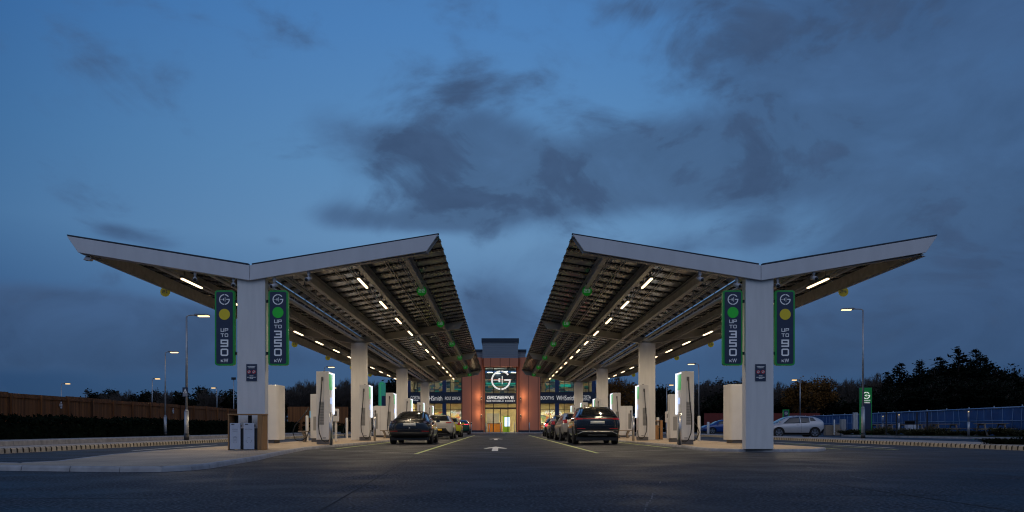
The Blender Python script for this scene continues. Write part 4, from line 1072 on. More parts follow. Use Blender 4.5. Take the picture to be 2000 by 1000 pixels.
light_bollard(28.85, 47.3, 1.55, 'tallest lit light bollard, left of the nearest picnic table')
light_bollard(29.6, 57, 1.52, 'lit light bollard left of the white double bin')
light_bollard(31.4, 63, 1.5, 'lit light bollard just right of the green totem')
for i, (px, y) in enumerate(((1731, 54), (1751, 54.5), (1791, 54), (1811, 53))):
    x = (px - 976.8) * y / 1500; o = empty('steel_post', (x, y, .2), 0, f'thin black steel post before the blue hoarding, {ORD[i]} from the left', 'post', 'thin black posts')
    mb = MB().use('black'); mb.box(-.035, .035, -.035, .035, 0, 1.58); mb.box(-.045, .045, -.045, .045, 1.581, 1.60); mb.build('post', o)
    mb = MB().use('black'); mb.box(-.08, .08, -.08, .08, 0, .02); mb.build('foot_plate', o)
o = empty('double_bin', (30.0, 56.0, .2), 0, 'white double waste bin with dark lid before a picnic table', 'bin')
for s in (-1, 1):
    mb = MB().use('binface'); mb.box(s * .20 - .18, s * .20 + .18, -.25, .25, .05, .72); mb.build('bin_door', o, .01)
mb = MB().use('black'); mb.box(-.40, .40, -.27, .27, .96, 1.02); mb.box(-.36, .36, .20, .26, .72, .96); mb.build('lid', o)
# plants
def tuft(x, y, z, h, w, n, matn, label, name='shrub', cat='shrub', seed=0, group='low shrubs along the right kerb'):
    r = empty(name, (x, y, z), 0, label, cat, group); rr = random.Random(seed); mb = MB().use(matn)
    for _ in range(n):
        a = rr.uniform(0, 6.28); q = rr.random() ** .6; bx, by = w * .25 * q * math.cos(a), w * .25 * q * math.sin(a)
        tx, ty, tz = bx * 3 + rr.gauss(0, w * .1), by * 3 + rr.gauss(0, w * .1), h * rr.uniform(.35, 1)
        wd = .012 if matn == 'leafpale' else .025
        mid = Vector((bx * 1.6, by * 1.6, tz * .6)); s = Vector((math.sin(a), -math.cos(a), 0)) * wd
        mb.add([Vector((bx, by, 0)) - s, Vector((bx, by, 0)) + s, mid + s, (tx, ty, tz), mid - s], [(0, 1, 2, 3, 4)])
        if matn != 'leafpale':
            for k in range(3):
                f = rr.uniform(.4, 1); c = Vector((bx, by, 0)).lerp(Vector((tx, ty, tz)), f); p = Vector((rr.gauss(0, 1), rr.gauss(0, 1), rr.gauss(0, .6))).normalized(); u = p.cross(Vector((0, 0, 1))).normalized(); e = rr.uniform(.03, .07)
                mb.add([c, c + p * e + u * e * .5, c + p * e * 2, c + p * e - u * e * .5], [(0, 1, 2, 3)])
    mb.build('foliage', r)
sr = random.Random(11)
for i in range(20):
    t = i / 19; y = 40.5 + 21 * t; x = 31.0 - (y - 42) * .19 + sr.uniform(.2, .7) if y > 42 else 31.2
    tuft(x, y, .2, sr.uniform(.35, .6), sr.uniform(.9, 1.3), 150, 'leafplant', f'low scrubby plant along the right planting kerb, {ORD[i]} from the camera', seed=i)
tuft(29.9, 53.6, .2, .95, .9, 160, 'leafpale', 'pale dry ornamental grass clump between two picnic tables', 'ornamental_grass', 'grass clump', 50, None)
tuft(30.2, 60.4, .2, .85, .9, 120, 'leafpale', 'pale dry ornamental grass clump beside the green totem', 'ornamental_grass', 'grass clump', 51, None)
for i, (x, y) in enumerate(((18.0, 27.2), (18.6, 27.6), (18.4, 26.4), (19.0, 26.8))):
    tuft(x, y, .11, .22, 1.4, 260, 'leafhedge', f'low dark ground cover plant on the right verge, {ORD[i]} from the left', 'ground_cover_plant', 'plant', 60 + i, 'ground cover plants on the right verge')
hedge('hedge', 35.5, 22, 32.6, 46, 1.4, 1.5, 130, 'dark shrub hedge at the far right edge before the hoarding', base=.15, seed=8, leaf=.16)
# cabinets and totem
def utility(name, px, y, w, z0, h, dpt, matn, label):
    x = (px - 976.8) * y / 1500; o = empty(name, (x, y, z0), 0, label, 'cabinet'); mb = MB().use(matn); mb.box(-w / 2, w / 2, 0, dpt, .05, h); mb.build('body', o, .01)
    mb = MB().use('plinth'); mb.box(-w / 2 + .02, w / 2 - .02, .02, dpt - .02, 0, .05); mb.build('plinth', o)
    mb = MB().use('plinth'); mb.box(-.006, .006, -.003, .001, .08, h - .04); mb.build('door_seam', o)
    return o
utility('utility_cabinet', 1621, 68, .72, .0, .95, .5, 'grey_timber', 'low brown utility cabinet right of the pale hatchback')
utility('utility_cabinet', 1636, 67.6, .40, .0, .98, .4, 'grey_timber', 'narrow brown utility cabinet right of the low brown one')
utility('utility_cabinet', 1648, 68, .42, .0, 1.45, .4, 'vent', 'tall grey green utility cabinet left of the green totem')
utility('gas_cabinet', 1671.5, 63, .34, .0, 1.95, .2, 'camwhite', 'pale upright panel at the left side of the green totem')
white_post((1629.5 - 976.8) * 66 / 1500, 66, 1.3, 'slim white post before the brown utility cabinets', .06)
o = empty('totem_sign', (28.55, 60, .2), R(-8), 'tall green edged navy totem sign with lit G emblem beside the tall lamp', 'totem')
mb = MB().use('green'); mb.box(-.42, .42, -.17, .17, 0, 3.62); mb.build('casing', o, .01)
mb = MB().use('navy'); mb.box(-.36, .36, -.182, -.1705, .1, 2.45); mb.build('face', o)
mb = MB().use('litletter'); logo_g(mb, 0, 3.02, .27, -.1705, .02, .2); mb.build('logo', o)
mb = MB().use('litletter_dim'); write(mb, 'GRIDSERVE', 0, 2.63, .085, -.1705, .01, w=.062, th=.2, gap=.12); write(mb, 'CHARGE', 0, 2.50 - .14 + .1, .09, -.183, .01, w=.075, th=.2, gap=.15)
mb.build('lettering', o)
o = empty('totem_sign', (-14.45, 94, .0), 0, 'distant teal rounded arch pylon between the second and third left columns', 'totem')
mb = MB().use('tealsign'); mb.prism([(-.42, 0), (.42, 0)] + arcpts(0, 5.95, .42, 0, 180, 10), -.15, .15, 'Y'); mb.build('casing', o, .01)
mb = MB().use('navy'); mb.box(-.02, .46, -.165, -.1505, 0, 4.6); mb.build('face', o)
mb = MB().use('greenlit'); mb.box(-.24, -.17, -.17, -.151, 1.0, 6.0); mb.arc(-.05, 6.0, .12, .19, 0, 180, -.151, -.17); mb.build('light_line', o)
o = empty('direction_sign', ((1535 - 976.8) * 72 / 1500, 72, 0), 0, 'small green edged navy sign with G emblem behind the pale hatchback', 'sign')
mb = MB().use('green'); mb.box(-.30, .30, -.05, .05, 1.65, 2.40); mb.build('casing', o, .01); mb = MB().use('navy'); mb.box(-.22, .22, -.06, -.0505, 1.70, 2.33); mb.build('face', o)
mb = MB().use('letter'); logo_g(mb, 0, 2.06, .13, -.0605, .01); mb.build('logo', o); mb = MB().use('galv'); mb.box(-.04, .04, .0, .04, 0, 1.65); mb.build('post', o)
o = empty('boundary_fence', (25.5, 96, 0), 0, 'low dark red boarded fence behind the pale hatchback', 'fence')
mb = MB().use('redwall'); mb.box(0, 14.5, 0, .06, .1, 2.5)
for i in range(30): mb.box(i * .48, i * .48 + .45, -.03, -.001, .12, 2.52)
mb.build('boards', o); mb = MB().use('redwall'); mb.box(0, 14.5, .061, .12, 2.2, 2.3); mb.build('rail', o)
# ------------------------------------------------------------------ cars
def solve_body(name, L, st, W):
    """st rows: y, zb, zm, belt, roof, w_mid(half), w_belt(half), w_roof(half)"""
    n = 11; vs = []
    for (y, zb, zm, belt, roof, wm, wb, wr) in st:
        up = roof - belt
        half = [(0, zb), (wm * .80, zb), (wm * .95, zb + .06), (wm, zm), (wm * .995, (zm + belt) / 2), (wb, belt), (wr + (wb - wr) * .42, belt + up * .52), (wr, belt + up * .90), (wr * .80, belt + up * .985), (wr * .4, roof), (0, roof + .004)]
        ring = [(x, y, z) for x, z in half] + [(-x, y, z) for x, z in half[-2:0:-1]]
        vs += ring
    k = 2 * n - 2; m = len(st)
    fs = [(i * k + j, i * k + (j + 1) % k, (i + 1) * k + (j + 1) % k, (i + 1) * k + j) for i in range(m - 1) for j in range(k)]
    fs += [tuple(range(k))[::-1], tuple((m - 1) * k + j for j in range(k))]
    mb = MB().add(vs, fs, True); return mb
def make_car(name, label, paint, W, st, wheels, wr, feats, loc, rz=0, group='parked cars', rimm='rim', cat='car'):
    r = empty(name, loc, rz, label, cat, group)
    L = st[-1][0]; mb = solve_body(name, L, st, W); mb.mats = [M[paint], M['black']]
    body = mb.build('body', r, recalc=True)
    sub = body.modifiers.new('s', 'SUBSURF'); sub.levels = 2; sub.render_levels = 2
    cut = MB().use('black')
    for y in wheels:
        for s in (-1, 1): cut.lathe([(s * (W / 2 - .32), wr + .055), (s * (W / 2 + .3), wr + .055)], 28, 'X', (0, y, wr))
    co = cut.build('cutter', recalc=True)
    bo = body.modifiers.new('b', 'BOOLEAN'); bo.object = co; bo.operation = 'DIFFERENCE'; bo.solver = 'EXACT'
    co.parent = r
    dg = bpy.context.evaluated_depsgraph_get(); dg.update(); me = bpy.data.meshes.new_from_object(body.evaluated_get(dg))
    # full body without arches for projecting panels
    body.modifiers.remove(bo); dg.update(); full = bpy.data.meshes.new_from_object(body.evaluated_get(dg))
    tree = BVHTree.FromPolygons([v.co for v in full.vertices], [tuple(p.vertices) for p in full.polygons])
    bpy.data.objects.remove(co); body.modifiers.clear(); body.data = me
    for p in me.polygons: p.use_smooth = True
    def patch(nm, matn, quad, face, off=.006, nu=10, nv=6, parent=r, thick=.0, cut_ellipse=False):
        """conform a four-cornered patch onto the body. face: 'rear' (x,z), 'front', 'left'/'right' (y,z), 'top' (x,y)"""
        mb = MB().use(matn); vs = []
        for j in range(nv + 1):
            for i in range(nu + 1):
                u, v = i / nu, j / nv; a = Vector(quad[0]).lerp(Vector(quad[1]), u); b = Vector(quad[3]).lerp(Vector(quad[2]), u); p = a.lerp(b, v)
                if face == 'rear': o, d = Vector((p.x, -3, p.y)), Vector((0, 1, 0))
                elif face == 'front': o, d = Vector((p.x, L + 3, p.y)), Vector((0, -1, 0))
                elif face == 'right': o, d = Vector((3, p.x, p.y)), Vector((-1, 0, 0))
                elif face == 'left': o, d = Vector((-3, p.x, p.y)), Vector((1, 0, 0))
                else: o, d = Vector((p.x, p.y, 4)), Vector((0, 0, -1))
                hit, nn, _, _ = tree.ray_cast(o, d)
                if hit is None: hit = o + d * (3 + (.2 if face in ('rear',) else L * .1)); nn = -d
                if nn.dot(d) > 0: nn = -nn
                vs.append(hit + nn * off)
        k = nu + 1; mb.add(vs, [(j * k + i, j * k + i + 1, (j + 1) * k + i + 1, (j + 1) * k + i) for j in range(nv) for i in range(nu)], True)
        ob = mb.build(nm, parent); so = ob.modifiers.new('t', 'SOLIDIFY'); so.thickness = max(.004, thick); so.offset = 0
        return ob
    for f in feats: patch(*f[:4], **(f[4] if len(f) > 4 else {}))
    # wheels
    for y in wheels:
        for s in (-1, 1):
            w = .24; x1 = s * (W / 2 - .015); x0 = x1 - s * w
            t = MB().use('tyre'); t.lathe([(x0, wr * .72), (x0, wr * .93), (x0 + s * .04, wr), (x1 - s * .04, wr), (x1, wr * .93), (x1, wr * .70), (x1 - s * .02, wr * .68), (x0 + s * .02, wr * .68)], 32, 'X', (0, y, wr))
            wh = t.build('wheel', r)
            t = MB().use(rimm); t.arc(0, 0, wr * .60, wr * .69, 0, 360, 0, .10, 32); t.disc(0, 0, wr * .16, 0, .06, 16)
            for k in range(5):
                a = R(90 + 72 * k); c, q = math.cos(a), math.sin(a); e = wr * .09
                t.add([(c * rr_ * wr + q * ee, yy, q * rr_ * wr - c * ee) for yy in (.004, .05) for rr_, ee in ((.12, -e), (.12, e), (.62, e * 1.5), (.62, -e * 1.5))], [(0, 1, 2, 3), (4, 7, 6, 5), (0, 4, 5, 1), (1, 5, 6, 2), (2, 6, 7, 3), (3, 7, 4, 0)])
            me2 = None; rim = t.build('rim', wh); rim.data.transform(Matrix.Translation((x1 - s * .012, y, wr)) @ Matrix.Rotation(R(90) * s, 4, 'Z'))
            t = MB().use('black'); t.lathe([(x1 - s * .10, wr * .62), (x1 - s * .09, wr * .62)], 24, 'X', (0, y, wr)); t.build('brake_disc', wh)
    # mirrors
    my = next((row[0] for row in st if row[4] - row[3] < .12 and row[0] > L * .5), L * .65) - .45
    for s in (-1, 1):
        t = MB().use(paint); zb = 1.0 if st[len(st) // 2][4] < 1.55 else 1.12
        x = s * (W / 2 + .02); t.prism([(x - s * .06, zb - .06), (x + s * .12, zb - .05), (x + s * .12, zb + .08), (x - s * .04, zb + .09)], my, my + .10, 'Y'); t.build('wing_mirror', r, .02)
    return r, patch
def under(W, L, r):
    mb = MB().use('black'); mb.box(-W / 2 + .12, W / 2 - .12, .25, L - .3, .17, .34); mb.build('underbody', r)
SEDAN = [(0.0, .50, .60, .82, .86, .62, .54, .44), (.03, .38, .58, .93, .98, .82, .68, .58), (.12, .31, .58, .99, 1.05, .90, .76, .64), (.45, .24, .58, .99, 1.13, .925, .80, .60), (1.0, .2, .58, .98, 1.32, .925, .83, .57), (1.6, .18, .58, .97, 1.42, .925, .84, .555), (2.3, .18, .6, .96, 1.445, .925, .85, .56),
         (2.9, .18, .6, .95, 1.36, .925, .85, .58), (3.5, .18, .6, .93, 1.04, .925, .85, .64), (4.0, .2, .58, .86, .93, .91, .82, .62), (4.45, .24, .52, .74, .79, .85, .74, .55), (4.68, .3, .48, .62, .66, .70, .62, .45), (4.72, .34, .46, .56, .58, .5, .45, .35)]
def scale_st(st, L, H, W):
    l0 = st[-1][0]; h0 = max(s[4] for s in st); w0 = max(s[5] for s in st)
    return [(s[0] * L / l0, s[1], s[2] * H / h0, s[3] * H / h0, s[4] * H / h0, s[5] * W / 2 / w0, s[6] * W / 2 / w0, s[7] * W / 2 / w0) for s in st]
SUV = [(0.0, .58, .74, .98, 1.02, .74, .70, .62), (.03, .42, .72, 1.10, 1.15, .90, .84, .76), (.12, .34, .72, 1.15, 1.24, .955, .88, .76), (.45, .28, .72, 1.14, 1.47, .965, .90, .68), (.85, .24, .7, 1.12, 1.58, .965, .90, .655), (1.5, .22, .7, 1.10, 1.62, .965, .90, .65), (2.4, .22, .7, 1.08, 1.625, .965, .90, .65),
       (3.0, .22, .7, 1.06, 1.53, .965, .90, .66), (3.65, .22, .68, 1.03, 1.13, .96, .88, .70), (4.2, .24, .66, .98, 1.04, .95, .85, .66), (4.65, .28, .6, .86, .91, .90, .78, .58), (4.86, .36, .56, .72, .76, .76, .66, .46), (4.90, .40, .54, .64, .67, .55, .5, .36)]
def rear_feats(W, H, belt, plate_z, plate_m='plate', kind='sedan'):
    h = W / 2; f = []
    if kind == 'sedan':
        f += [('rear_window', 'carglass', [(-.56, 1.09), (.56, 1.09), (.47, 1.41), (-.47, 1.41)], 'rear', dict(nu=12, nv=8)),
              ('tail_light', 'darklens', [(-h + .06, .86), (-h + .36, .90), (-h + .36, .99), (-h + .10, 1.0)], 'rear', dict(off=.01)), ('tail_light', 'darklens', [(h - .36, .90), (h - .06, .86), (h - .10, 1.0), (h - .36, .99)], 'rear', dict(off=.01)),
              ('rear_diffuser', 'black', [(-h + .14, .28), (h - .14, .28), (h - .10, .50), (-h + .10, .50)], 'rear', dict(off=.012, nu=14)),
              ('bumper_trim', 'redlens', [(-h + .12, .545), (-h + .42, .55), (-h + .42, .57), (-h + .12, .565)], 'rear', dict(off=.01)), ('bumper_trim', 'redlens', [(h - .42, .55), (h - .12, .545), (h - .12, .565), (h - .42, .57)], 'rear', dict(off=.01)),
              ('boot_seam', 'black', [(-h + .16, .615), (h - .16, .615), (h - .16, .625), (-h + .16, .625)], 'rear', dict(off=.004, nu=14, nv=1))]
    f += [('number_plate', plate_m, [(-.26, plate_z), (.26, plate_z), (.26, plate_z + .115), (-.26, plate_z + .115)], 'rear', dict(off=.018, nu=4, nv=1, thick=.012)),
          ('emblem', 'trim', [(-.035, plate_z + .20), (.035, plate_z + .20), (.045, plate_z + .27), (-.045, plate_z + .27)], 'rear', dict(off=.012, nu=2, nv=2))]
    return f
def side_feats(L, H, belt, ws):
    """ws: list of quads in (y,z)"""
    f = []
    for s in ('right', 'left'):
        for q in ws: f.append(('side_window', 'carglass', q, s, dict(nu=10, nv=6)))
    return f
# 1 black saloon, nearest on the left
sw = [[(1.05, 1.05), (2.2, 1.02), (2.2, 1.33), (1.45, 1.34)], [(2.28, 1.02), (3.25, 1.0), (2.75, 1.28), (2.28, 1.33)]]
r, patch = make_car('parked_car', 'black hatchback saloon with pale number plate, nearest car in the left lane', 'carblack', 1.85, SEDAN, (.95, 3.80), .335,
    rear_feats(1.85, 1.44, 1.0, .775) + side_feats(4.7, 1.44, 1.0, sw) + [('roof_glass', 'carglass', [(-.46, 1.5), (.46, 1.5), (.46, 2.6), (-.46, 2.6)], 'top'), ('windscreen', 'carglass', [(-.58, 1.06), (.58, 1.06), (.48, 1.36), (-.48, 1.36)], 'front'),
    ('reversing_light', 'trim', [(-.03, .655), (.03, .655), (.02, .72), (-.02, .72)], 'rear', dict(off=.012, nu=2, nv=2))], (-3.80, 32.2, 0), R(0.6), rimm='rimdark')
under(1.85, 4.7, r)
# 2 white SUV coupe
WS = scale_st(SUV, 4.6, 1.53, 1.86)
sw2 = [[(.95, 1.10), (2.1, 1.06), (2.1, 1.38), (1.2, 1.36)], [(2.18, 1.06), (3.2, 1.04), (2.75, 1.32), (2.18, 1.38)]]
r, patch = make_car('parked_car', 'pearl white crossover with yellow number plate, second car in the left lane', 'carwhite', 1.86, WS, (.92, 3.65), .35,
    [('rear_window', 'carglass', [(-.72, 1.12), (.72, 1.12), (.56, 1.46), (-.56, 1.46)], 'rear', dict(nu=12, nv=8)), ('number_plate', 'plateyellow', [(-.26, .52), (.26, .52), (.26, .635), (-.26, .635)], 'rear', dict(off=.02, nu=3, nv=1, thick=.012)),
     ('tail_light', 'redlens', [(-.86, .98), (-.5, .985), (-.5, 1.04), (-.84, 1.06)], 'rear', dict(off=.01)), ('tail_light', 'redlens', [(.5, .985), (.86, .98), (.84, 1.06), (.5, 1.04)], 'rear', dict(off=.01)),
     ('lower_bumper', 'black', [(-.80, .30), (.80, .30), (.48, .70), (-.48, .70)], 'rear', dict(off=.01, nu=12)), ('bumper_trim', 'trim', [(-.3, .36), (.6, .36), (.55, .39), (-.3, .39)], 'rear', dict(off=.02, nv=1)),
     ('tailgate_seam', 'black', [(-.62, .80), (.62, .80), (.62, .808), (-.62, .808)], 'rear', dict(off=.004, nv=1)), ('roof_glass', 'carglass', [(-.5, 1.0), (.5, 1.0), (.5, 2.7), (-.5, 2.7)], 'top')] + side_feats(4.6, 1.53, 1.0, sw2), (-3.84, 47.2, 0), 0)
under(1.86, 4.6, r)
HT = scale_st(SUV, 4.1, 1.5, 1.8)
def generic_rear(W, H): 
    h = W / 2; return [('rear_window', 'carglass', [(-h * .76, H * .74), (h * .76, H * .74), (h * .6, H * .94), (-h * .6, H * .94)], 'rear', dict(nu=12, nv=8)), ('number_plate', 'plateyellow', [(-.26, .72), (.26, .72), (.26, .83), (-.26, .83)], 'rear', dict(off=.02, nu=3, nv=1)),
     ('rear_diffuser', 'black', [(-h + .12, .30), (h - .12, .30), (h - .12, .48), (-h + .12, .48)], 'rear', dict(off=.01, nu=12))]
def lights(W, z0, z1, w=.22, m='redlens'):
    h = W / 2; return [('tail_light', m, [(-h + .05, z0), (-h + .05 + w, z0), (-h + .05 + w, z1), (-h + .07, z1)], 'rear', dict(off=.012)), ('tail_light', m, [(h - .05 - w, z0), (h - .05, z0), (h - .07, z1), (h - .05 - w, z1)], 'rear', dict(off=.012))]
sw3 = [[(.75, 1.06), (1.85, 1.03), (1.85, 1.34), (.95, 1.32)], [(1.93, 1.03), (2.85, 1.02), (2.5, 1.28), (1.93, 1.34)]]
r, _ = make_car('parked_car', 'yellow green hatchback mostly hidden behind the white crossover in the left lane', 'caryellow', 1.8, HT, (.82, 3.28), .32, generic_rear(1.8, 1.5) + lights(1.8, .9, 1.1) + side_feats(4.1, 1.5, 1, sw3), (-3.80, 56.8, 0), 0); under(1.8, 4.1, r)
r, _ = make_car('parked_car', 'dark teal car with glowing red light bar, farthest in the left lane', 'carteal', 1.9, scale_st(SUV, 4.6, 1.55, 1.9), (.9, 3.7), .35,
    generic_rear(1.9, 1.5)[:2] + [('light_bar', 'redlit', [(-.88, 1.02), (.88, 1.02), (.86, 1.07), (-.86, 1.07)], 'rear', dict(off=.015, nu=16, nv=1))] + side_feats(4.6, 1.55, 1, sw2), (-4.05, 78, 0), 0); under(1.9, 4.6, r)
# right lane
sw4 = [[(1.0, 1.17), (2.3, 1.14), (2.3, 1.48), (1.25, 1.46)], [(2.38, 1.14), (3.4, 1.12), (2.95, 1.42), (2.38, 1.48)]]
r, patch = make_car('parked_car', 'navy black SUV with red light strip and silver trim, nearest in right lane', 'carnavy', 1.93, SUV, (.98, 3.90), .375,
    [('rear_window', 'carglass', [(-.74, 1.20), (.74, 1.20), (.58, 1.53), (-.58, 1.53)], 'rear', dict(nu=12, nv=8)), ('light_strip', 'redlens', [(-.86, 1.055), (.86, 1.055), (.85, 1.085), (-.85, 1.085)], 'rear', dict(off=.012, nu=18, nv=1)),
     ('tail_light', 'redlens', [(-.93, 1.02), (-.62, 1.04), (-.62, 1.10), (-.90, 1.11)], 'rear', dict(off=.014)), ('tail_light', 'redlens', [(.62, 1.04), (.93, 1.02), (.90, 1.11), (.62, 1.10)], 'rear', dict(off=.014)),
     ('number_plate', 'plate', [(-.29, .86), (.29, .86), (.29, .98), (-.29, .98)], 'rear', dict(off=.02, nu=4, nv=1, thick=.012)), ('emblem', 'trim', [(-.11, 1.10), (.11, 1.10), (.11, 1.15), (-.11, 1.15)], 'rear', dict(off=.016, nu=4, nv=1)),
     ('lower_bumper', 'black', [(-.82, .33), (.82, .33), (.84, .60), (-.84, .60)], 'rear', dict(off=.01, nu=12)), ('bumper_trim', 'trim', [(-.80, .44), (-.62, .52), (-.62, .55), (-.83, .46)], 'rear', dict(off=.02, nv=1)), ('bumper_trim', 'trim', [(-.62, .52), (.62, .52), (.62, .55), (-.62, .55)], 'rear', dict(off=.02, nv=1)),
     ('bumper_trim', 'trim', [(.62, .52), (.80, .44), (.83, .46), (.62, .55)], 'rear', dict(off=.02, nv=1)), ('bumper_trim', 'trim', [(-.4, .40), (.4, .40), (.4, .415), (-.4, .415)], 'rear', dict(off=.02, nv=1)),
     ('reflector', 'redlens', [(-.84, .655), (-.5, .655), (-.5, .68), (-.84, .68)], 'rear', dict(off=.012, nv=1)), ('reflector', 'redlens', [(.5, .655), (.84, .655), (.84, .68), (.5, .68)], 'rear', dict(off=.012, nv=1)),
     ('tailgate_seam', 'black', [(-.66, .80), (.66, .80), (.66, .81), (-.66, .81)], 'rear', dict(off=.004, nv=1)), ('roof_rail', 'trim', [(-.66, 1.0), (-.63, 1.0), (-.63, 3.0), (-.66, 3.0)], 'top', dict(off=.02, nu=1)), ('roof_rail', 'trim', [(.63, 1.0), (.66, 1.0), (.66, 3.0), (.63, 3.0)], 'top', dict(off=.02, nu=1)),
     ('windscreen', 'carglass', [(-.62, 1.16), (.62, 1.16), (.52, 1.5), (-.52, 1.5)], 'front')] + side_feats(4.9, 1.62, 1.1, sw4), (4.02, 31.7, 0), R(-1.0), rimm='rimdark')
under(1.93, 4.9, r)
r, _ = make_car('parked_car', 'silver rounded hatchback, second car in the right lane', 'carsilver', 1.80, scale_st(SUV, 4.2, 1.55, 1.80), (.85, 3.38), .335, generic_rear(1.8, 1.55) + lights(1.8, .95, 1.12, .25) + side_feats(4.2, 1.55, 1, sw3), (4.15, 40.6, 0), R(2.5)); under(1.8, 4.2, r)
r, _ = make_car('parked_car', 'black hatchback, third car in the right lane', 'carblack', 1.80, scale_st(SUV, 4.2, 1.52, 1.80), (.85, 3.38), .335, generic_rear(1.8, 1.5) + lights(1.8, .9, 1.12) + side_feats(4.2, 1.5, 1, sw3), (4.05, 47.9, 0), R(1), rimm='rimdark'); under(1.8, 4.2, r)
r, _ = make_car('parked_car', 'small dark car with glowing round red tail lights, farthest in the right lane', 'carblack', 1.75, scale_st(SUV, 3.9, 1.5, 1.75), (.8, 3.1), .32, generic_rear(1.75, 1.5) + lights(1.75, .82, 1.05, .2, 'redlit') + side_feats(3.9, 1.5, 1, sw3), (4.35, 59.8, 0), 0, rimm='rimdark'); under(1.75, 3.9, r)
# compact tall hatchback, side on
I3 = [(0.0, .50, .66, .98, 1.0, .66, .62, .55), (.04, .36, .66, 1.08, 1.14, .80, .76, .66), (.18, .30, .66, 1.14, 1.30, .87, .80, .62), (.5, .24, .66, 1.12, 1.47, .885, .82, .59), (.95, .22, .66, 1.08, 1.55, .888, .82, .57), (1.6, .22, .66, 1.02, 1.58, .888, .82, .565), (2.3, .22, .66, 1.0, 1.565, .888, .82, .57),
      (2.8, .22, .66, .98, 1.38, .885, .81, .59), (3.3, .24, .64, .96, 1.08, .875, .79, .60), (3.65, .26, .6, .88, .93, .83, .73, .55), (3.9, .32, .56, .76, .80, .72, .62, .45), (4.0, .38, .54, .64, .67, .5, .45, .35)]
q3 = [[(.62, 1.20), (1.00, 1.17), (1.02, 1.44), (.78, 1.43)], [(1.08, 1.08), (1.68, 1.04), (1.68, 1.49), (1.06, 1.46)], [(1.74, 1.03), (2.98, 1.00), (2.42, 1.43), (1.74, 1.49)]]
r, patch = make_car('parked_car', 'pale silver and black tall hatchback parked side on at the right', 'cari', 1.78, I3, (.72, 3.29), .35,
    side_feats(4.0, 1.58, 1, q3) + [('roof_skin', 'carglass', [(-.52, .35), (.52, .35), (.52, 2.5), (-.52, 2.5)], 'top'), ('windscreen', 'carglass', [(-.60, 1.02), (.60, 1.02), (.46, 1.48), (-.46, 1.48)], 'front', dict(nu=12, nv=8)),
     ('bonnet', 'carglass', [(-.5, 3.15), (.5, 3.15), (.42, 3.62), (-.42, 3.62)], 'top'), ('rear_window', 'carglass', [(-.60, 1.08), (.60, 1.08), (.48, 1.48), (-.48, 1.48)], 'rear', dict(nu=12, nv=8)),
     ('sill', 'black', [(1.05, .24), (2.95, .24), (2.98, .36), (1.02, .34)], 'left', dict(off=.01)), ('sill', 'black', [(1.05, .24), (2.95, .24), (2.98, .36), (1.02, .34)], 'right', dict(off=.01)),
     ('rear_bumper', 'black', [(-.78, .36), (.78, .36), (.74, .62), (-.74, .62)], 'rear', dict(off=.01, nu=12)), ('rear_bumper', 'black', [(.02, .40), (.34, .30), (.22, .56), (.06, .66)], 'left', dict(off=.01)),
     ('door_seam', 'black', [(1.70, .36), (1.708, .36), (1.708, 1.03), (1.70, 1.03)], 'left', dict(off=.003, nu=1)), ('door_handle', 'black', [(1.85, .89), (2.05, .89), (2.05, .91), (1.85, .91)], 'left', dict(off=.01, nv=1)),
     ('headlight', 'lens', [(-.70, .68), (-.40, .70), (-.40, .78), (-.66, .80)], 'front'), ('headlight', 'lens', [(.40, .70), (.70, .68), (.66, .80), (.40, .78)], 'front')], (23.25, 55.8, 0), R(90)); under(1.78, 4.0, r)
r, _ = make_car('parked_car', 'blue crossover parked side on between the right charger and power cabinet', 'carblue', 1.85, scale_st(SUV, 4.5, 1.6, 1.85), (.9, 3.55), .36, generic_rear(1.85, 1.6) + lights(1.85, .9, 1.1) + side_feats(4.5, 1.6, 1, [[(.95, 1.14), (2.1, 1.10), (2.1, 1.45), (1.15, 1.43)], [(2.18, 1.10), (3.15, 1.08), (2.7, 1.38), (2.18, 1.45)]]) +
    [('windscreen', 'carglass', [(-.62, 1.10), (.62, 1.10), (.52, 1.46), (-.52, 1.46)], 'front')], (26.2, 83, 0), R(92)); under(1.85, 4.5, r)
white_post(21.4, 79, 1.2, 'pale bollard in front of the blue crossover', .13)
# ------------------------------------------------------------------ shop building
BY = 100.0
def bx(px): return (px - 976.8) * BY / 1500
def bz(py): return .70 + (835.5 - py) * BY / 1500
bld = empty('service_building', (0, 0, 0), 0, 'two storey terracotta and glass service building with glowing G emblem over its entrance', 'building')
GB = .10
# terracotta towers: flat front, rounded into the portal
def tower(s, x_out, x_in):
    r_ = 1.1; mb = MB().use('terra')
    pts = [(x_out, BY), (x_in - s * r_ * -0 + (-r_ if s > 0 else r_), BY)]
    cxx = x_in + (-r_ if s > 0 else r_)
    arc = [(cxx + (r_ if s > 0 else -r_) * math.sin(R(a)), BY + r_ - r_ * math.cos(R(a))) for a in range(0, 91, 9)]
    poly = [(x_out, BY)] + arc + [(x_in, BY + 2.4), (x_out, BY + 2.4)]
    mb.prism(poly, GB + .28, bz(698)); mb.build('tower', bld)
    mb = MB().use('cap'); poly2 = [(p[0], p[1] + .03) for p in poly]; mb.prism(poly2, GB - .05, GB + .279); mb.build('tower_plinth', bld)
tower(1, bx(902), bx(944.5)); tower(-1, bx(1055), bx(1012.5))
xl, xr = bx(944.5), bx(1012.5); gy = BY + 1.25
mb = MB().use('terra'); mb.box(xl + .002, xr - .002, BY + .25, BY + 2.3, bz(715.5), bz(699)); mb.build('portal_header', bld)
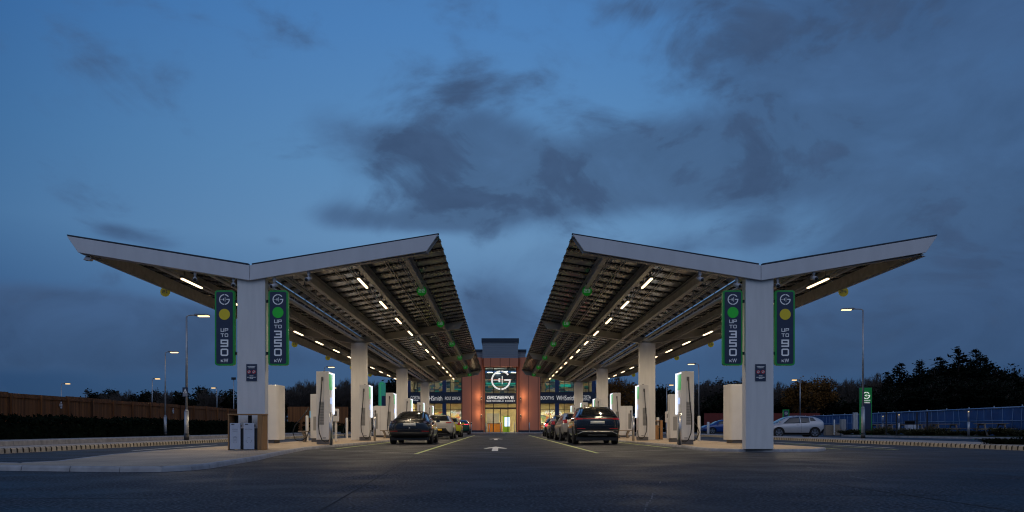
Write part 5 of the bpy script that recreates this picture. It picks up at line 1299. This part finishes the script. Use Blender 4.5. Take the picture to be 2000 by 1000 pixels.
for a, b, z0, z1, y in ((bx(942), bx(1012), bz(699), bz(667), BY + .6), (bx(927.5), bx(941.9), bz(699), bz(685), BY + 1.4), (bx(1012.1), bx(1027), bz(699), bz(685), BY + 1.4)):
    mb = MB().use('cladgrey'); mb.box(a, b, y, y + 6, z0 + .002, z1); mb.build('parapet', bld)
    mb = MB().use('cap'); mb.box(a - .12, b + .12, y - .15, y + 6.1, z1 + .001, z1 + (.48 if y < BY + 1 else .30)); mb.build('parapet_cap', bld)
# portal glazing
z_t, z_b = bz(716), GB
gl_l, gl_r = bx(946.3), bx(1009.5)
mb = MB().use('frame')
cols_ = [bx(946.8), bx(963.3), bx(992.3), bx(1009)]
for x in cols_: mb.box(x - .06, x + .06, gy - .06, gy + .06, z_b, z_t)
mb.box(bx(977.4) - .05, bx(977.4) + .05, gy - .055, gy + .055, z_b, bz(797))
for z, h in ((bz(716.5), .10), (bz(749.5), .07), (bz(762.5), .07), (bz(797), .22), (bz(768), .1)): mb.box(gl_l, gl_r, gy - .05, gy + .05, z - h / 2, z + h / 2)
mb.build('entrance_frame', bld)
mb = MB().use('glass'); mb.box(gl_l, gl_r, gy - .01, gy + .005, z_b + .02, z_t - .02); mb.build('entrance_glass', bld)
mb = MB().use('terra'); mb.box(xl, gl_l, gy - .1, gy + .3, GB, bz(715.6)); mb.box(gl_r, xr, gy - .1, gy + .3, GB, bz(715.6)); mb.build('portal_reveal', bld)
mb = MB().use('navy_wall'); mb.box(gl_l + .02, gl_r - .02, gy - .22, gy - .07, bz(788), bz(767.3)); mb.build('sign_band', bld)
mb = MB().use('litletter'); write(mb, 'GRIDSERVE', bx(978), bz(775.8), .40, gy - .221, .03, w=.36, th=.145, gap=.17); mb.build('sign_lettering', bld)
mb = MB().use('litletter_dim'); write(mb, 'SUSTAINABLE ENERGY', bx(978), bz(782.6), .22, gy - .221, .02, w=.16, th=.17, gap=.28); mb.build('sign_lettering', bld)
mb = MB().use('litletter'); logo_g(mb, bx(978.3), bz(741.5), 1.27, gy - .08, .10, .15); mb.build('emblem', bld)
# tower wall lamps
for i, (s, px, nm) in enumerate(((1, 940, 'left'), (-1, 1017, 'right'))):
    for j, (py, vn) in enumerate(((778, 'upper'), (812, 'lower'))):
        o = empty('wall_lamp', (bx(px), BY - .02, bz(py)), 0, f'{vn} wall lamp washing the {nm} rounded terracotta tower', 'wall lamp', 'tower wall lamps')
        mb = MB().use('black'); mb.cyl(0, -.12, -.16, .16, .07, 12); mb.box(-.03, .03, -.06, .02, -.05, .05); mb.build('housing', o)
        ld = bpy.data.lights.new('wall_lamp', 'POINT'); ld.energy = 30; ld.color = (1.0, .72, .42); ld.shadow_soft_size = .05
        lo = bpy.data.objects.new('lamp', ld); col.objects.link(lo); lo.parent = o; lo.location = (0, -.6, .28)
        mb = MB().use('lampglow'); mb.cyl(0, -.12, .161, .175, .05, 12); mb.cyl(0, -.12, -.175, -.161, .05, 12); mb.build('lens', o)
# wings
def wing(x0, x1, side, mull):
    z1, z2, z3, z4 = bz(787.5), bz(766.5), bz(728), bz(714)
    mb = MB().use('navy_wall'); mb.box(x0, x1, BY - .05, BY + .3, z1, z2); mb.build('sign_band', bld)
    mb = MB().use('cap'); mb.box(x0, x1, BY - .02, BY + .3, GB, GB + .30); mb.build('wall_base', bld)
    mb = MB().use('cladgrey'); mb.box(x0, x1, BY, BY + .3, z3, z4 + 1.2); mb.build('upper_wall', bld)
    for za, zb_ in ((GB + .30, z1), (z2, z3)):
        mb = MB().use('glass'); mb.box(x0 + .02, x1 - .02, BY + .10, BY + .115, za, zb_); mb.build('shop_window', bld)
        mb = MB().use('frame')
        zz = [za + .03, zb_ - .03] + ([zb_ - .85] if za < 2 else [za + (zb_ - za) * .52])
        for z in zz: mb.box(x0, x1, BY + .06, BY + .16, z - .03, z + .03)
        for px in mull: mb.box(bx(px) - .04, bx(px) + .04, BY + .055, BY + .165, za, zb_)
        mb.build('window_frame', bld)
    return z1, z2, z3
W0, W1, W2, W3 = bx(797), bx(902) , bx(1055), bx(1163)
z1, z2, z3 = wing(W0, W1 - .02, 'left', (815, 838, 848, 880, 901)); wing(W2 + .02, W3, 'right', (1056, 1073, 1102, 1121, 1136, 1150))
for px0, px1 in ((864, 871.5), (1084, 1092), (797, 802), (1156, 1163)):
    for za, zb_ in ((GB + .31, z1), (z2, z3)):
        mb = MB().use('bluepost'); mb.box(bx(px0), bx(px1), BY - .03, BY + .18, za + .001, zb_ - .001); mb.build('pier', bld)
# shell: floors, back wall, sides, roof
mb = MB().use('floor'); mb.box(W0, W3, BY + .32, BY + 9, GB - .02, GB + .03)
for a_, b_, y_ in ((W0, W1 + .8, BY + .32), (W1 + .8, W2 - .8, gy + .35), (W2 - .8, W3, BY + .32)): mb.box(a_, b_, y_, BY + 9, z1 + .3, z2 - .02)
mb.build('floor_slab', bld)
mb = MB().use('interior'); mb.box(W0, W3, BY + 9.01, BY + 9.3, GB, z3 + .6); mb.box(W0 + .01, W0 + .2, BY + .32, BY + 9, GB + .04, z3 + .5); mb.box(W3 - .2, W3 - .01, BY + .32, BY + 9, GB + .04, z3 + .5)
mb.build('inner_wall', bld)
mb = MB().use('cladgrey')
for a_, b_, y_, zz_ in ((W0, W1 + .8, BY + .31, z3 + .61), (W1 + .8, W2 - .8, gy + .4, bz(714)), (W2 - .8, W3, BY + .31, z3 + .61)): mb.box(a_, b_, y_, BY + 9.3, zz_, zz_ + .2)
mb.build('roof', bld)
for a, b in ((W0 + .3, bx(901)), (bx(1056), W3 - .3)):
    mb = MB().use('shelf_low'); mb.box(a, b, BY + 6.5, BY + 6.9, GB + .04, 2.9); mb.build('goods_display', bld)
    mb = MB().use('shelf_up'); mb.box(a, b, BY + 5.0, BY + 5.2, z2, z3 - .5); mb.build('lounge_wall', bld)
mb = MB().use('shelf_up'); mb.box(bx(946), bx(1010), BY + 6, BY + 6.2, z2 + .05, bz(735)); mb.build('lounge_wall', bld)
rr = random.Random(9)
for z, n in ((z1 + .25, 26), (z3 + .3, 22)):
    mb = MB().use('warmpanel' if n == 26 else 'loungelight')
    for i in range(n):
        x = W0 + .6 + (W3 - W0 - 1.2) * (i + .5) / n; y = BY + rr.choice((1.8, 3.4, 5.2))
        mb.box(x - .30, x + .30, y - .16, y + .16, z - .03, z)
    mb.build('ceiling_light', bld)
mb = MB().use('teal'); mb.box(bx(948), bx(1008), BY + 4.5, BY + 4.6, bz(749), bz(744)); mb.box(bx(874), bx(900), BY + 4.5, BY + 4.6, bz(758), bz(756)); mb.box(bx(1100), bx(1121), BY + 4.5, BY + 4.6, bz(752), bz(747)); mb.build('teal_light_band', bld)
mb = MB().use('pink'); mb.box(bx(955), bx(1000), BY + 3.5, BY + 3.55, bz(738.5), bz(737.7)); mb.build('coral_light_line', bld)
mb = MB().use('navy_wall'); mb.box(bx(947), bx(1009), BY + 5.4, BY + 5.6, bz(736), bz(724)); mb.build('inner_bulkhead', bld)
mb = MB().use('interior')
for a, b in ((bx(876), bx(884)), (bx(1060), bx(1067)), (bx(1142), bx(1146))): mb.box(a, b, BY + 3, BY + 3.4, z2 + .1, z3 - .3)
mb.build('inner_column', bld)
# inside the entrance
o = empty('info_kiosk', (bx(990), BY + 3.2, GB + .03), 0, 'lime framed kiosk with bright white screen inside the entrance', 'kiosk')
mb = MB().use('limeframe'); mb.box(-.50, .42, .0, .25, 0, 2.15); mb.build('casing', o, .02)
mb = MB().use('coolbar'); mb.box(-.28, .40, -.03, -.001, .75, 2.0); mb.build('screen', o)
o = empty('reception_counter', (bx(966), BY + 2.9, GB + .03), 0, 'orange reception counter inside the entrance', 'counter')
mb = MB().use('orange'); mb.box(-.95, .95, 0, .6, 0, 1.12); mb.build('front_panel', o, .02); mb = MB().use('frame'); mb.box(-1.0, 1.0, -.05, .65, 1.121, 1.17); mb.build('counter_top', o)
mb = MB().use('vent'); mb.box(bx(949), bx(975), BY + 5.2, BY + 5.3, GB + .04, bz(806)); mb.build('inner_screen', bld)
# shop names
for txt, px, py, h, w_ in (('POST OFFICE', 884.2, 778, .44, 2.0), ('WHSmith', 846.3, 777.5, .64, 2.35), ('COSTA', 811, 776.5, .46, 1.2), ('BOOTHS', 1068.7, 777, .46, 1.7), ('WHSmith', 1105, 777, .64, 2.4), ('COSTA', 1145, 775.5, .46, 1.15)):
    font_text('shop_name', txt, bx(px), bz(py), h, BY - .052, 'letter_pale', bld, .03, -.008, w_)
font_text('shop_name', 'COFFEE', bx(1145), bz(781), .13, BY - .052, 'litletter_dim', bld, .02, 0, .8); font_text('shop_name', 'COFFEE', bx(811), bz(782), .13, BY - .052, 'litletter_dim', bld, .02, 0, .8)
font_text('window_sign', 'WHSmith', bx(1081.5), bz(805.5), .62, BY + 1.0, 'litletter', bld, .03, 0, 2.2); font_text('window_sign', 'WHSmith', bx(889), bz(805), .5, BY + 1.0, 'litletter', bld, .03, 0, 1.5)
for i, (px, h) in enumerate(((920.5, 1.28), (949, 1.2), (955.8, 1.0), (977.5, 1.28), (1005, 1.28), (1034, 1.28))):
    o = empty('shop_bollard', (bx(px) * .98, 98.1, .08), 0, f'slim steel bollard before the entrance, {ORD[i]} from the left', 'bollard', 'steel bollards before the shop')
    mb = MB().use('galv'); mb.cyl(0, 0, 0, h, .055, 12); mb.build('post', o); mb = MB().use('stainless'); mb.cyl(0, 0, h, h + .03, .056, 12, .03); mb.build('cap', o)

# ------------------------------------------------------------------ trees
def grow(mbT, mbC, p, d, L, r, depth, rr, spread, up, maxd):
    n = 3; pts = [p]; q = p.copy(); dd = d.copy()
    for i in range(n):
        dd = (dd + Vector((rr.gauss(0, .10), rr.gauss(0, .10), rr.gauss(0, .06) + up * .06))).normalized(); q = q + dd * L / n; pts.append(q.copy())
    rs = [max(.013, r * (1 - .35 * i / n)) for i in range(n + 1)]
    (mbT if depth < 2 else mbC).tube(pts, rs, 5 if depth < 2 else 3, cap=False)
    if depth >= maxd: return
    k = rr.choice((2, 3, 3)) if depth else rr.choice((4, 5))
    for j in range(k):
        t = rr.uniform(.45, 1.0) if depth else rr.uniform(.35, 1); idx = t * n; i0 = min(n - 1, int(idx)); b = pts[i0].lerp(pts[i0 + 1], idx - i0)
        a = rr.uniform(0, 6.283); ax = Vector((math.cos(a), math.sin(a), 0)); nd = (dd + ax * spread * rr.uniform(.5, 1.2) + Vector((0, 0, up * .25))).normalized()
        grow(mbT, mbC, b, nd, L * rr.uniform(.58, .80), r * rr.uniform(.42, .60), depth + 1, rr, spread, up, maxd)
    grow(mbT, mbC, pts[-1], dd, L * .72, r * .62, depth + 1, rr, spread, up, maxd)
def bare_tree(seed, h, leaf=None, nleaf=0, spread=.75, maxd=6):
    rr = random.Random(seed); r = empty('tree'); T = MB().use('bark'); C = MB().use('twig')
    grow(T, C, Vector((0, 0, 0)), Vector((0, 0, 1)), h * .32, h * .024, 0, rr, spread, .9, maxd)
    top_ = max(v[2] for v in C.v); s = h / top_
    T.v = [(a * s, b * s, c * s) for a, b, c in T.v]; C.v = [(a * s, b * s, c * s) for a, b, c in C.v]
    T.build('trunk', r); C.build('crown', r)
    if leaf:
        F = MB().use(leaf); pts = [Vector(v) for v in C.v if v[2] > h * .22]
        for _ in range(nleaf):
            c = rr.choice(pts) + Vector((rr.gauss(0, .25), rr.gauss(0, .25), rr.gauss(0, .22))); sz = rr.uniform(.07, .18)
            a = Vector((rr.gauss(0, 1), rr.gauss(0, 1), rr.gauss(0, 1))).normalized(); b = a.cross(Vector((rr.gauss(0, 1), rr.gauss(0, 1), rr.gauss(0, 1)))).normalized()
            F.add([c - a * sz, c + b * sz * .6, c + a * sz, c - b * sz * .6], [(0, 1, 2, 3)])
        F.build('leaves', r)
    return r
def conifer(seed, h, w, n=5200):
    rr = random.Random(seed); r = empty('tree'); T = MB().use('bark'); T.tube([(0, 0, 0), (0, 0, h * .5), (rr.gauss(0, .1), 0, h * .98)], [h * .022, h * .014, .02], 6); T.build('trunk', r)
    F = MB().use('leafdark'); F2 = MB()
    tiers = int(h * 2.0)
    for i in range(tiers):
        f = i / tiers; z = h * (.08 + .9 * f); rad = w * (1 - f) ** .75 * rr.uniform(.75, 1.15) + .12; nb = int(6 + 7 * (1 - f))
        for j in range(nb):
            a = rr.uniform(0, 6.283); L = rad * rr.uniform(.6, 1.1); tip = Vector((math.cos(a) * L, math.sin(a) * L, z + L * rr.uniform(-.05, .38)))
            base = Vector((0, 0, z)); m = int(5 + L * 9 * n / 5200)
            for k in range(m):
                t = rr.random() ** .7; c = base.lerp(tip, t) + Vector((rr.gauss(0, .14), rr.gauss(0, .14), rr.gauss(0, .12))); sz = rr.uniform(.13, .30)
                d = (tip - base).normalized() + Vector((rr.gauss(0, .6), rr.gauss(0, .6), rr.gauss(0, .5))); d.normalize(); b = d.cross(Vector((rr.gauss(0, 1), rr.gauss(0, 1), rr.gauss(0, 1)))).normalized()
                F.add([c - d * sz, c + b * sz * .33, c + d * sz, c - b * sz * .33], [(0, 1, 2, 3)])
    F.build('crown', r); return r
tr = random.Random(21)
bare = [bare_tree(s, 8, None, 0, sp) for s, sp in ((1, .7), (2, .85), (3, .6), (5, .75))]
leafy = [bare_tree(11, 6, 'leafdark', 6500, .8, 5), bare_tree(12, 6, 'leafhedge', 3600, .8, 5)]
autumn = bare_tree(31, 8, 'leafautumn', 6500, .8, 5)
conif = [conifer(41, 10, 2.3), conifer(42, 10, 2.8), conifer(43, 10, 2.0)]
BH = {id(b): h for b, h in [(x, 8) for x in bare] + [(x, 6) for x in leafy] + [(autumn, 8)] + [(x, 10) for x in conif]}
used = set()
def plant(proto, x, y, h, label, cat='tree', group=None, wide=1.0, name='tree'):
    if id(proto) in used: o = copy_tree(proto)
    else: used.add(id(proto)); o = proto
    s = h / BH[id(proto)]; o.location = (x, y, 0); o.scale = (s * wide, s * wide, s); o.rotation_euler = (0, 0, tr.uniform(0, 6.28)); o.name = name
    tag(o, label, cat, group); return o
def at(px, y): return (px - 976.8) * y / 1500
def hfor(py, y): return .7 + (835.5 - py) * y / 1500
def row(specs, where, group):
    for i, (px, py, y, kind) in enumerate(specs):
        p = {'b': tr.choice(bare), 'l': leafy[0], 'h': leafy[1], 'a': autumn, 'c': tr.choice(conif)}[kind]
        lab = {'b': 'bare branched tree', 'l': 'dark leafy tree', 'h': 'thin leaved dark tree', 'a': 'rust brown autumn tree', 'c': 'dark evergreen tree'}[kind]
        nm = {'b': 'bare_tree', 'l': 'leafy_tree', 'h': 'leafy_tree', 'a': 'autumn_tree', 'c': 'evergreen_tree'}[kind]
        n = ORD[i] if i < 20 else 'twenty ' + ORD[i - 20]
        plant(p, at(px, y), y, hfor(py, y), f'{lab} {where}, {n} from the left', 'tree', group, {'b': 1.05, 'l': 1.3, 'h': 1.3, 'a': 1.15, 'c': 1.15}[kind], nm)
row([(150, 772, 135, 'h'), (183, 769, 130, 'b'), (207, 764, 128, 'l'), (222, 761, 125, 'b'), (243, 758, 130, 'h'), (262, 760, 126, 'b'), (285, 761, 122, 'l'), (308, 759, 120, 'b'), (330, 764, 125, 'b'), (345, 762, 128, 'h'), (375, 763, 125, 'h'), (408, 756, 118, 'b'), (422, 753, 120, 'h'), (445, 761, 122, 'h'), (20, 783, 140, 'b'), (70, 778, 140, 'h')],
    'behind the long left fence', 'trees behind the left fence')
row([(562, 757, 120, 'h'), (575, 752, 118, 'b'), (590, 745, 115, 'b'), (603, 739, 112, 'b'), (612, 742, 120, 'b'), (655, 748, 112, 'b'), (664, 740, 108, 'b'), (674, 736, 110, 'b'), (683, 744, 114, 'b'), (722, 742, 110, 'b'), (731, 748, 116, 'b'), (742, 740, 118, 'b'), (762, 742, 105, 'h'), (770, 735, 108, 'l'), (548, 765, 122, 'l'), (660, 770, 122, 'l'), (580, 775, 124, 'l'), (725, 772, 122, 'l'), (606, 772, 124, 'l'), (686, 770, 124, 'l')],
    'in the gaps of the left canopy', 'trees beyond the left canopy')
row([(1182, 733, 108, 'b'), (1196, 730, 112, 'b'), (1212, 741, 104, 'a'), (1224, 737, 110, 'b'), (1230, 765, 122, 'l'), (1292, 750, 112, 'l'), (1303, 758, 116, 'h'), (1318, 762, 120, 'b'), (1368, 742, 112, 'b'), (1380, 748, 118, 'l'), (1392, 738, 115, 'b'), (1404, 745, 110, 'h'), (1418, 737, 112, 'b'), (1432, 743, 116, 'l'), (1446, 735, 110, 'b'), (1375, 770, 124, 'l'), (1410, 772, 122, 'l'), (1440, 770, 126, 'l'), (1200, 765, 126, 'l'), (1340, 770, 124, 'l')],
    'in the gaps of the right canopy', 'trees beyond the right canopy')
row([(1518, 748, 115, 'b'), (1530, 742, 118, 'b'), (1546, 760, 112, 'h'), (1566, 748, 106, 'a'), (1590, 734, 104, 'a'), (1610, 742, 108, 'h'), (1628, 735, 116, 'b'), (1650, 738, 118, 'b'), (1668, 742, 114, 'b'), (1560, 775, 120, 'l'), (1600, 770, 122, 'l'), (1640, 765, 120, 'l'), (1675, 760, 122, 'l'), (1712, 732, 118, 'b'), (1725, 724, 116, 'b'), (1530, 775, 124, 'l'), (1695, 745, 120, 'l')],
    'right of the nearest right column', 'trees beyond the pale hatchback')
row([(1735, 722, 108, 'c'), (1757, 704, 104, 'c'), (1778, 735, 110, 'l'), (1796, 698, 102, 'c'), (1816, 716, 106, 'l'), (1836, 692, 104, 'c'), (1856, 712, 108, 'l'), (1872, 672, 102, 'c'), (1890, 708, 106, 'l'), (1908, 676, 100, 'c'), (1926, 690, 104, 'c'), (1944, 722, 108, 'l'), (1962, 730, 104, 'c'), (1984, 728, 110, 'b'), (2000, 724, 112, 'b'), (2020, 735, 108, 'l')],
    'above the blue hoarding', 'trees above the blue hoarding')
row([(1750, 760, 98, 'l'), (1780, 755, 98, 'l'), (1810, 745, 97, 'l'), (1840, 740, 98, 'l'), (1870, 735, 97, 'l'), (1900, 738, 98, 'l'), (1930, 742, 97, 'l'), (1960, 755, 98, 'l'), (1990, 765, 98, 'l'), (1725, 770, 97, 'l'), (1700, 775, 98, 'l')],
    'in the lower front rank over the blue hoarding', 'trees low above the blue hoarding')
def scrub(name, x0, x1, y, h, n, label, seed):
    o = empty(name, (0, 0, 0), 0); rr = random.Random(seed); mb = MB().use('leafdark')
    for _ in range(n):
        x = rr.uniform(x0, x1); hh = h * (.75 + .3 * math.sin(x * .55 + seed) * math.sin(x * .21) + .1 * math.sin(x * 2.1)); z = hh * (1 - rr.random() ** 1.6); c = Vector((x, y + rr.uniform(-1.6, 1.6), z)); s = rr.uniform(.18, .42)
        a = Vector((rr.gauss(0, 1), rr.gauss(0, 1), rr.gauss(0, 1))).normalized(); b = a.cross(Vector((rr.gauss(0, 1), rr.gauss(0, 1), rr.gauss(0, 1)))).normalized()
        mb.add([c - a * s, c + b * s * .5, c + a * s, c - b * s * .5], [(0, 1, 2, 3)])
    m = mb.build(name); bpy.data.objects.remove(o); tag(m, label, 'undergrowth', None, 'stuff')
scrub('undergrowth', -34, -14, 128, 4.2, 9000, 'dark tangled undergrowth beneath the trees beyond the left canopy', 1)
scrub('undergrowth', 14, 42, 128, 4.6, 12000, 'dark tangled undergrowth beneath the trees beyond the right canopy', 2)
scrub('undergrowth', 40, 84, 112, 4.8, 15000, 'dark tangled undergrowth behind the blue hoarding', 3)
for p_ in bare + leafy + [autumn] + conif:      # a tree model nobody planted is taken away again
    if id(p_) not in used:
        for ch in list(p_.children): bpy.data.objects.remove(ch)
        bpy.data.objects.remove(p_)
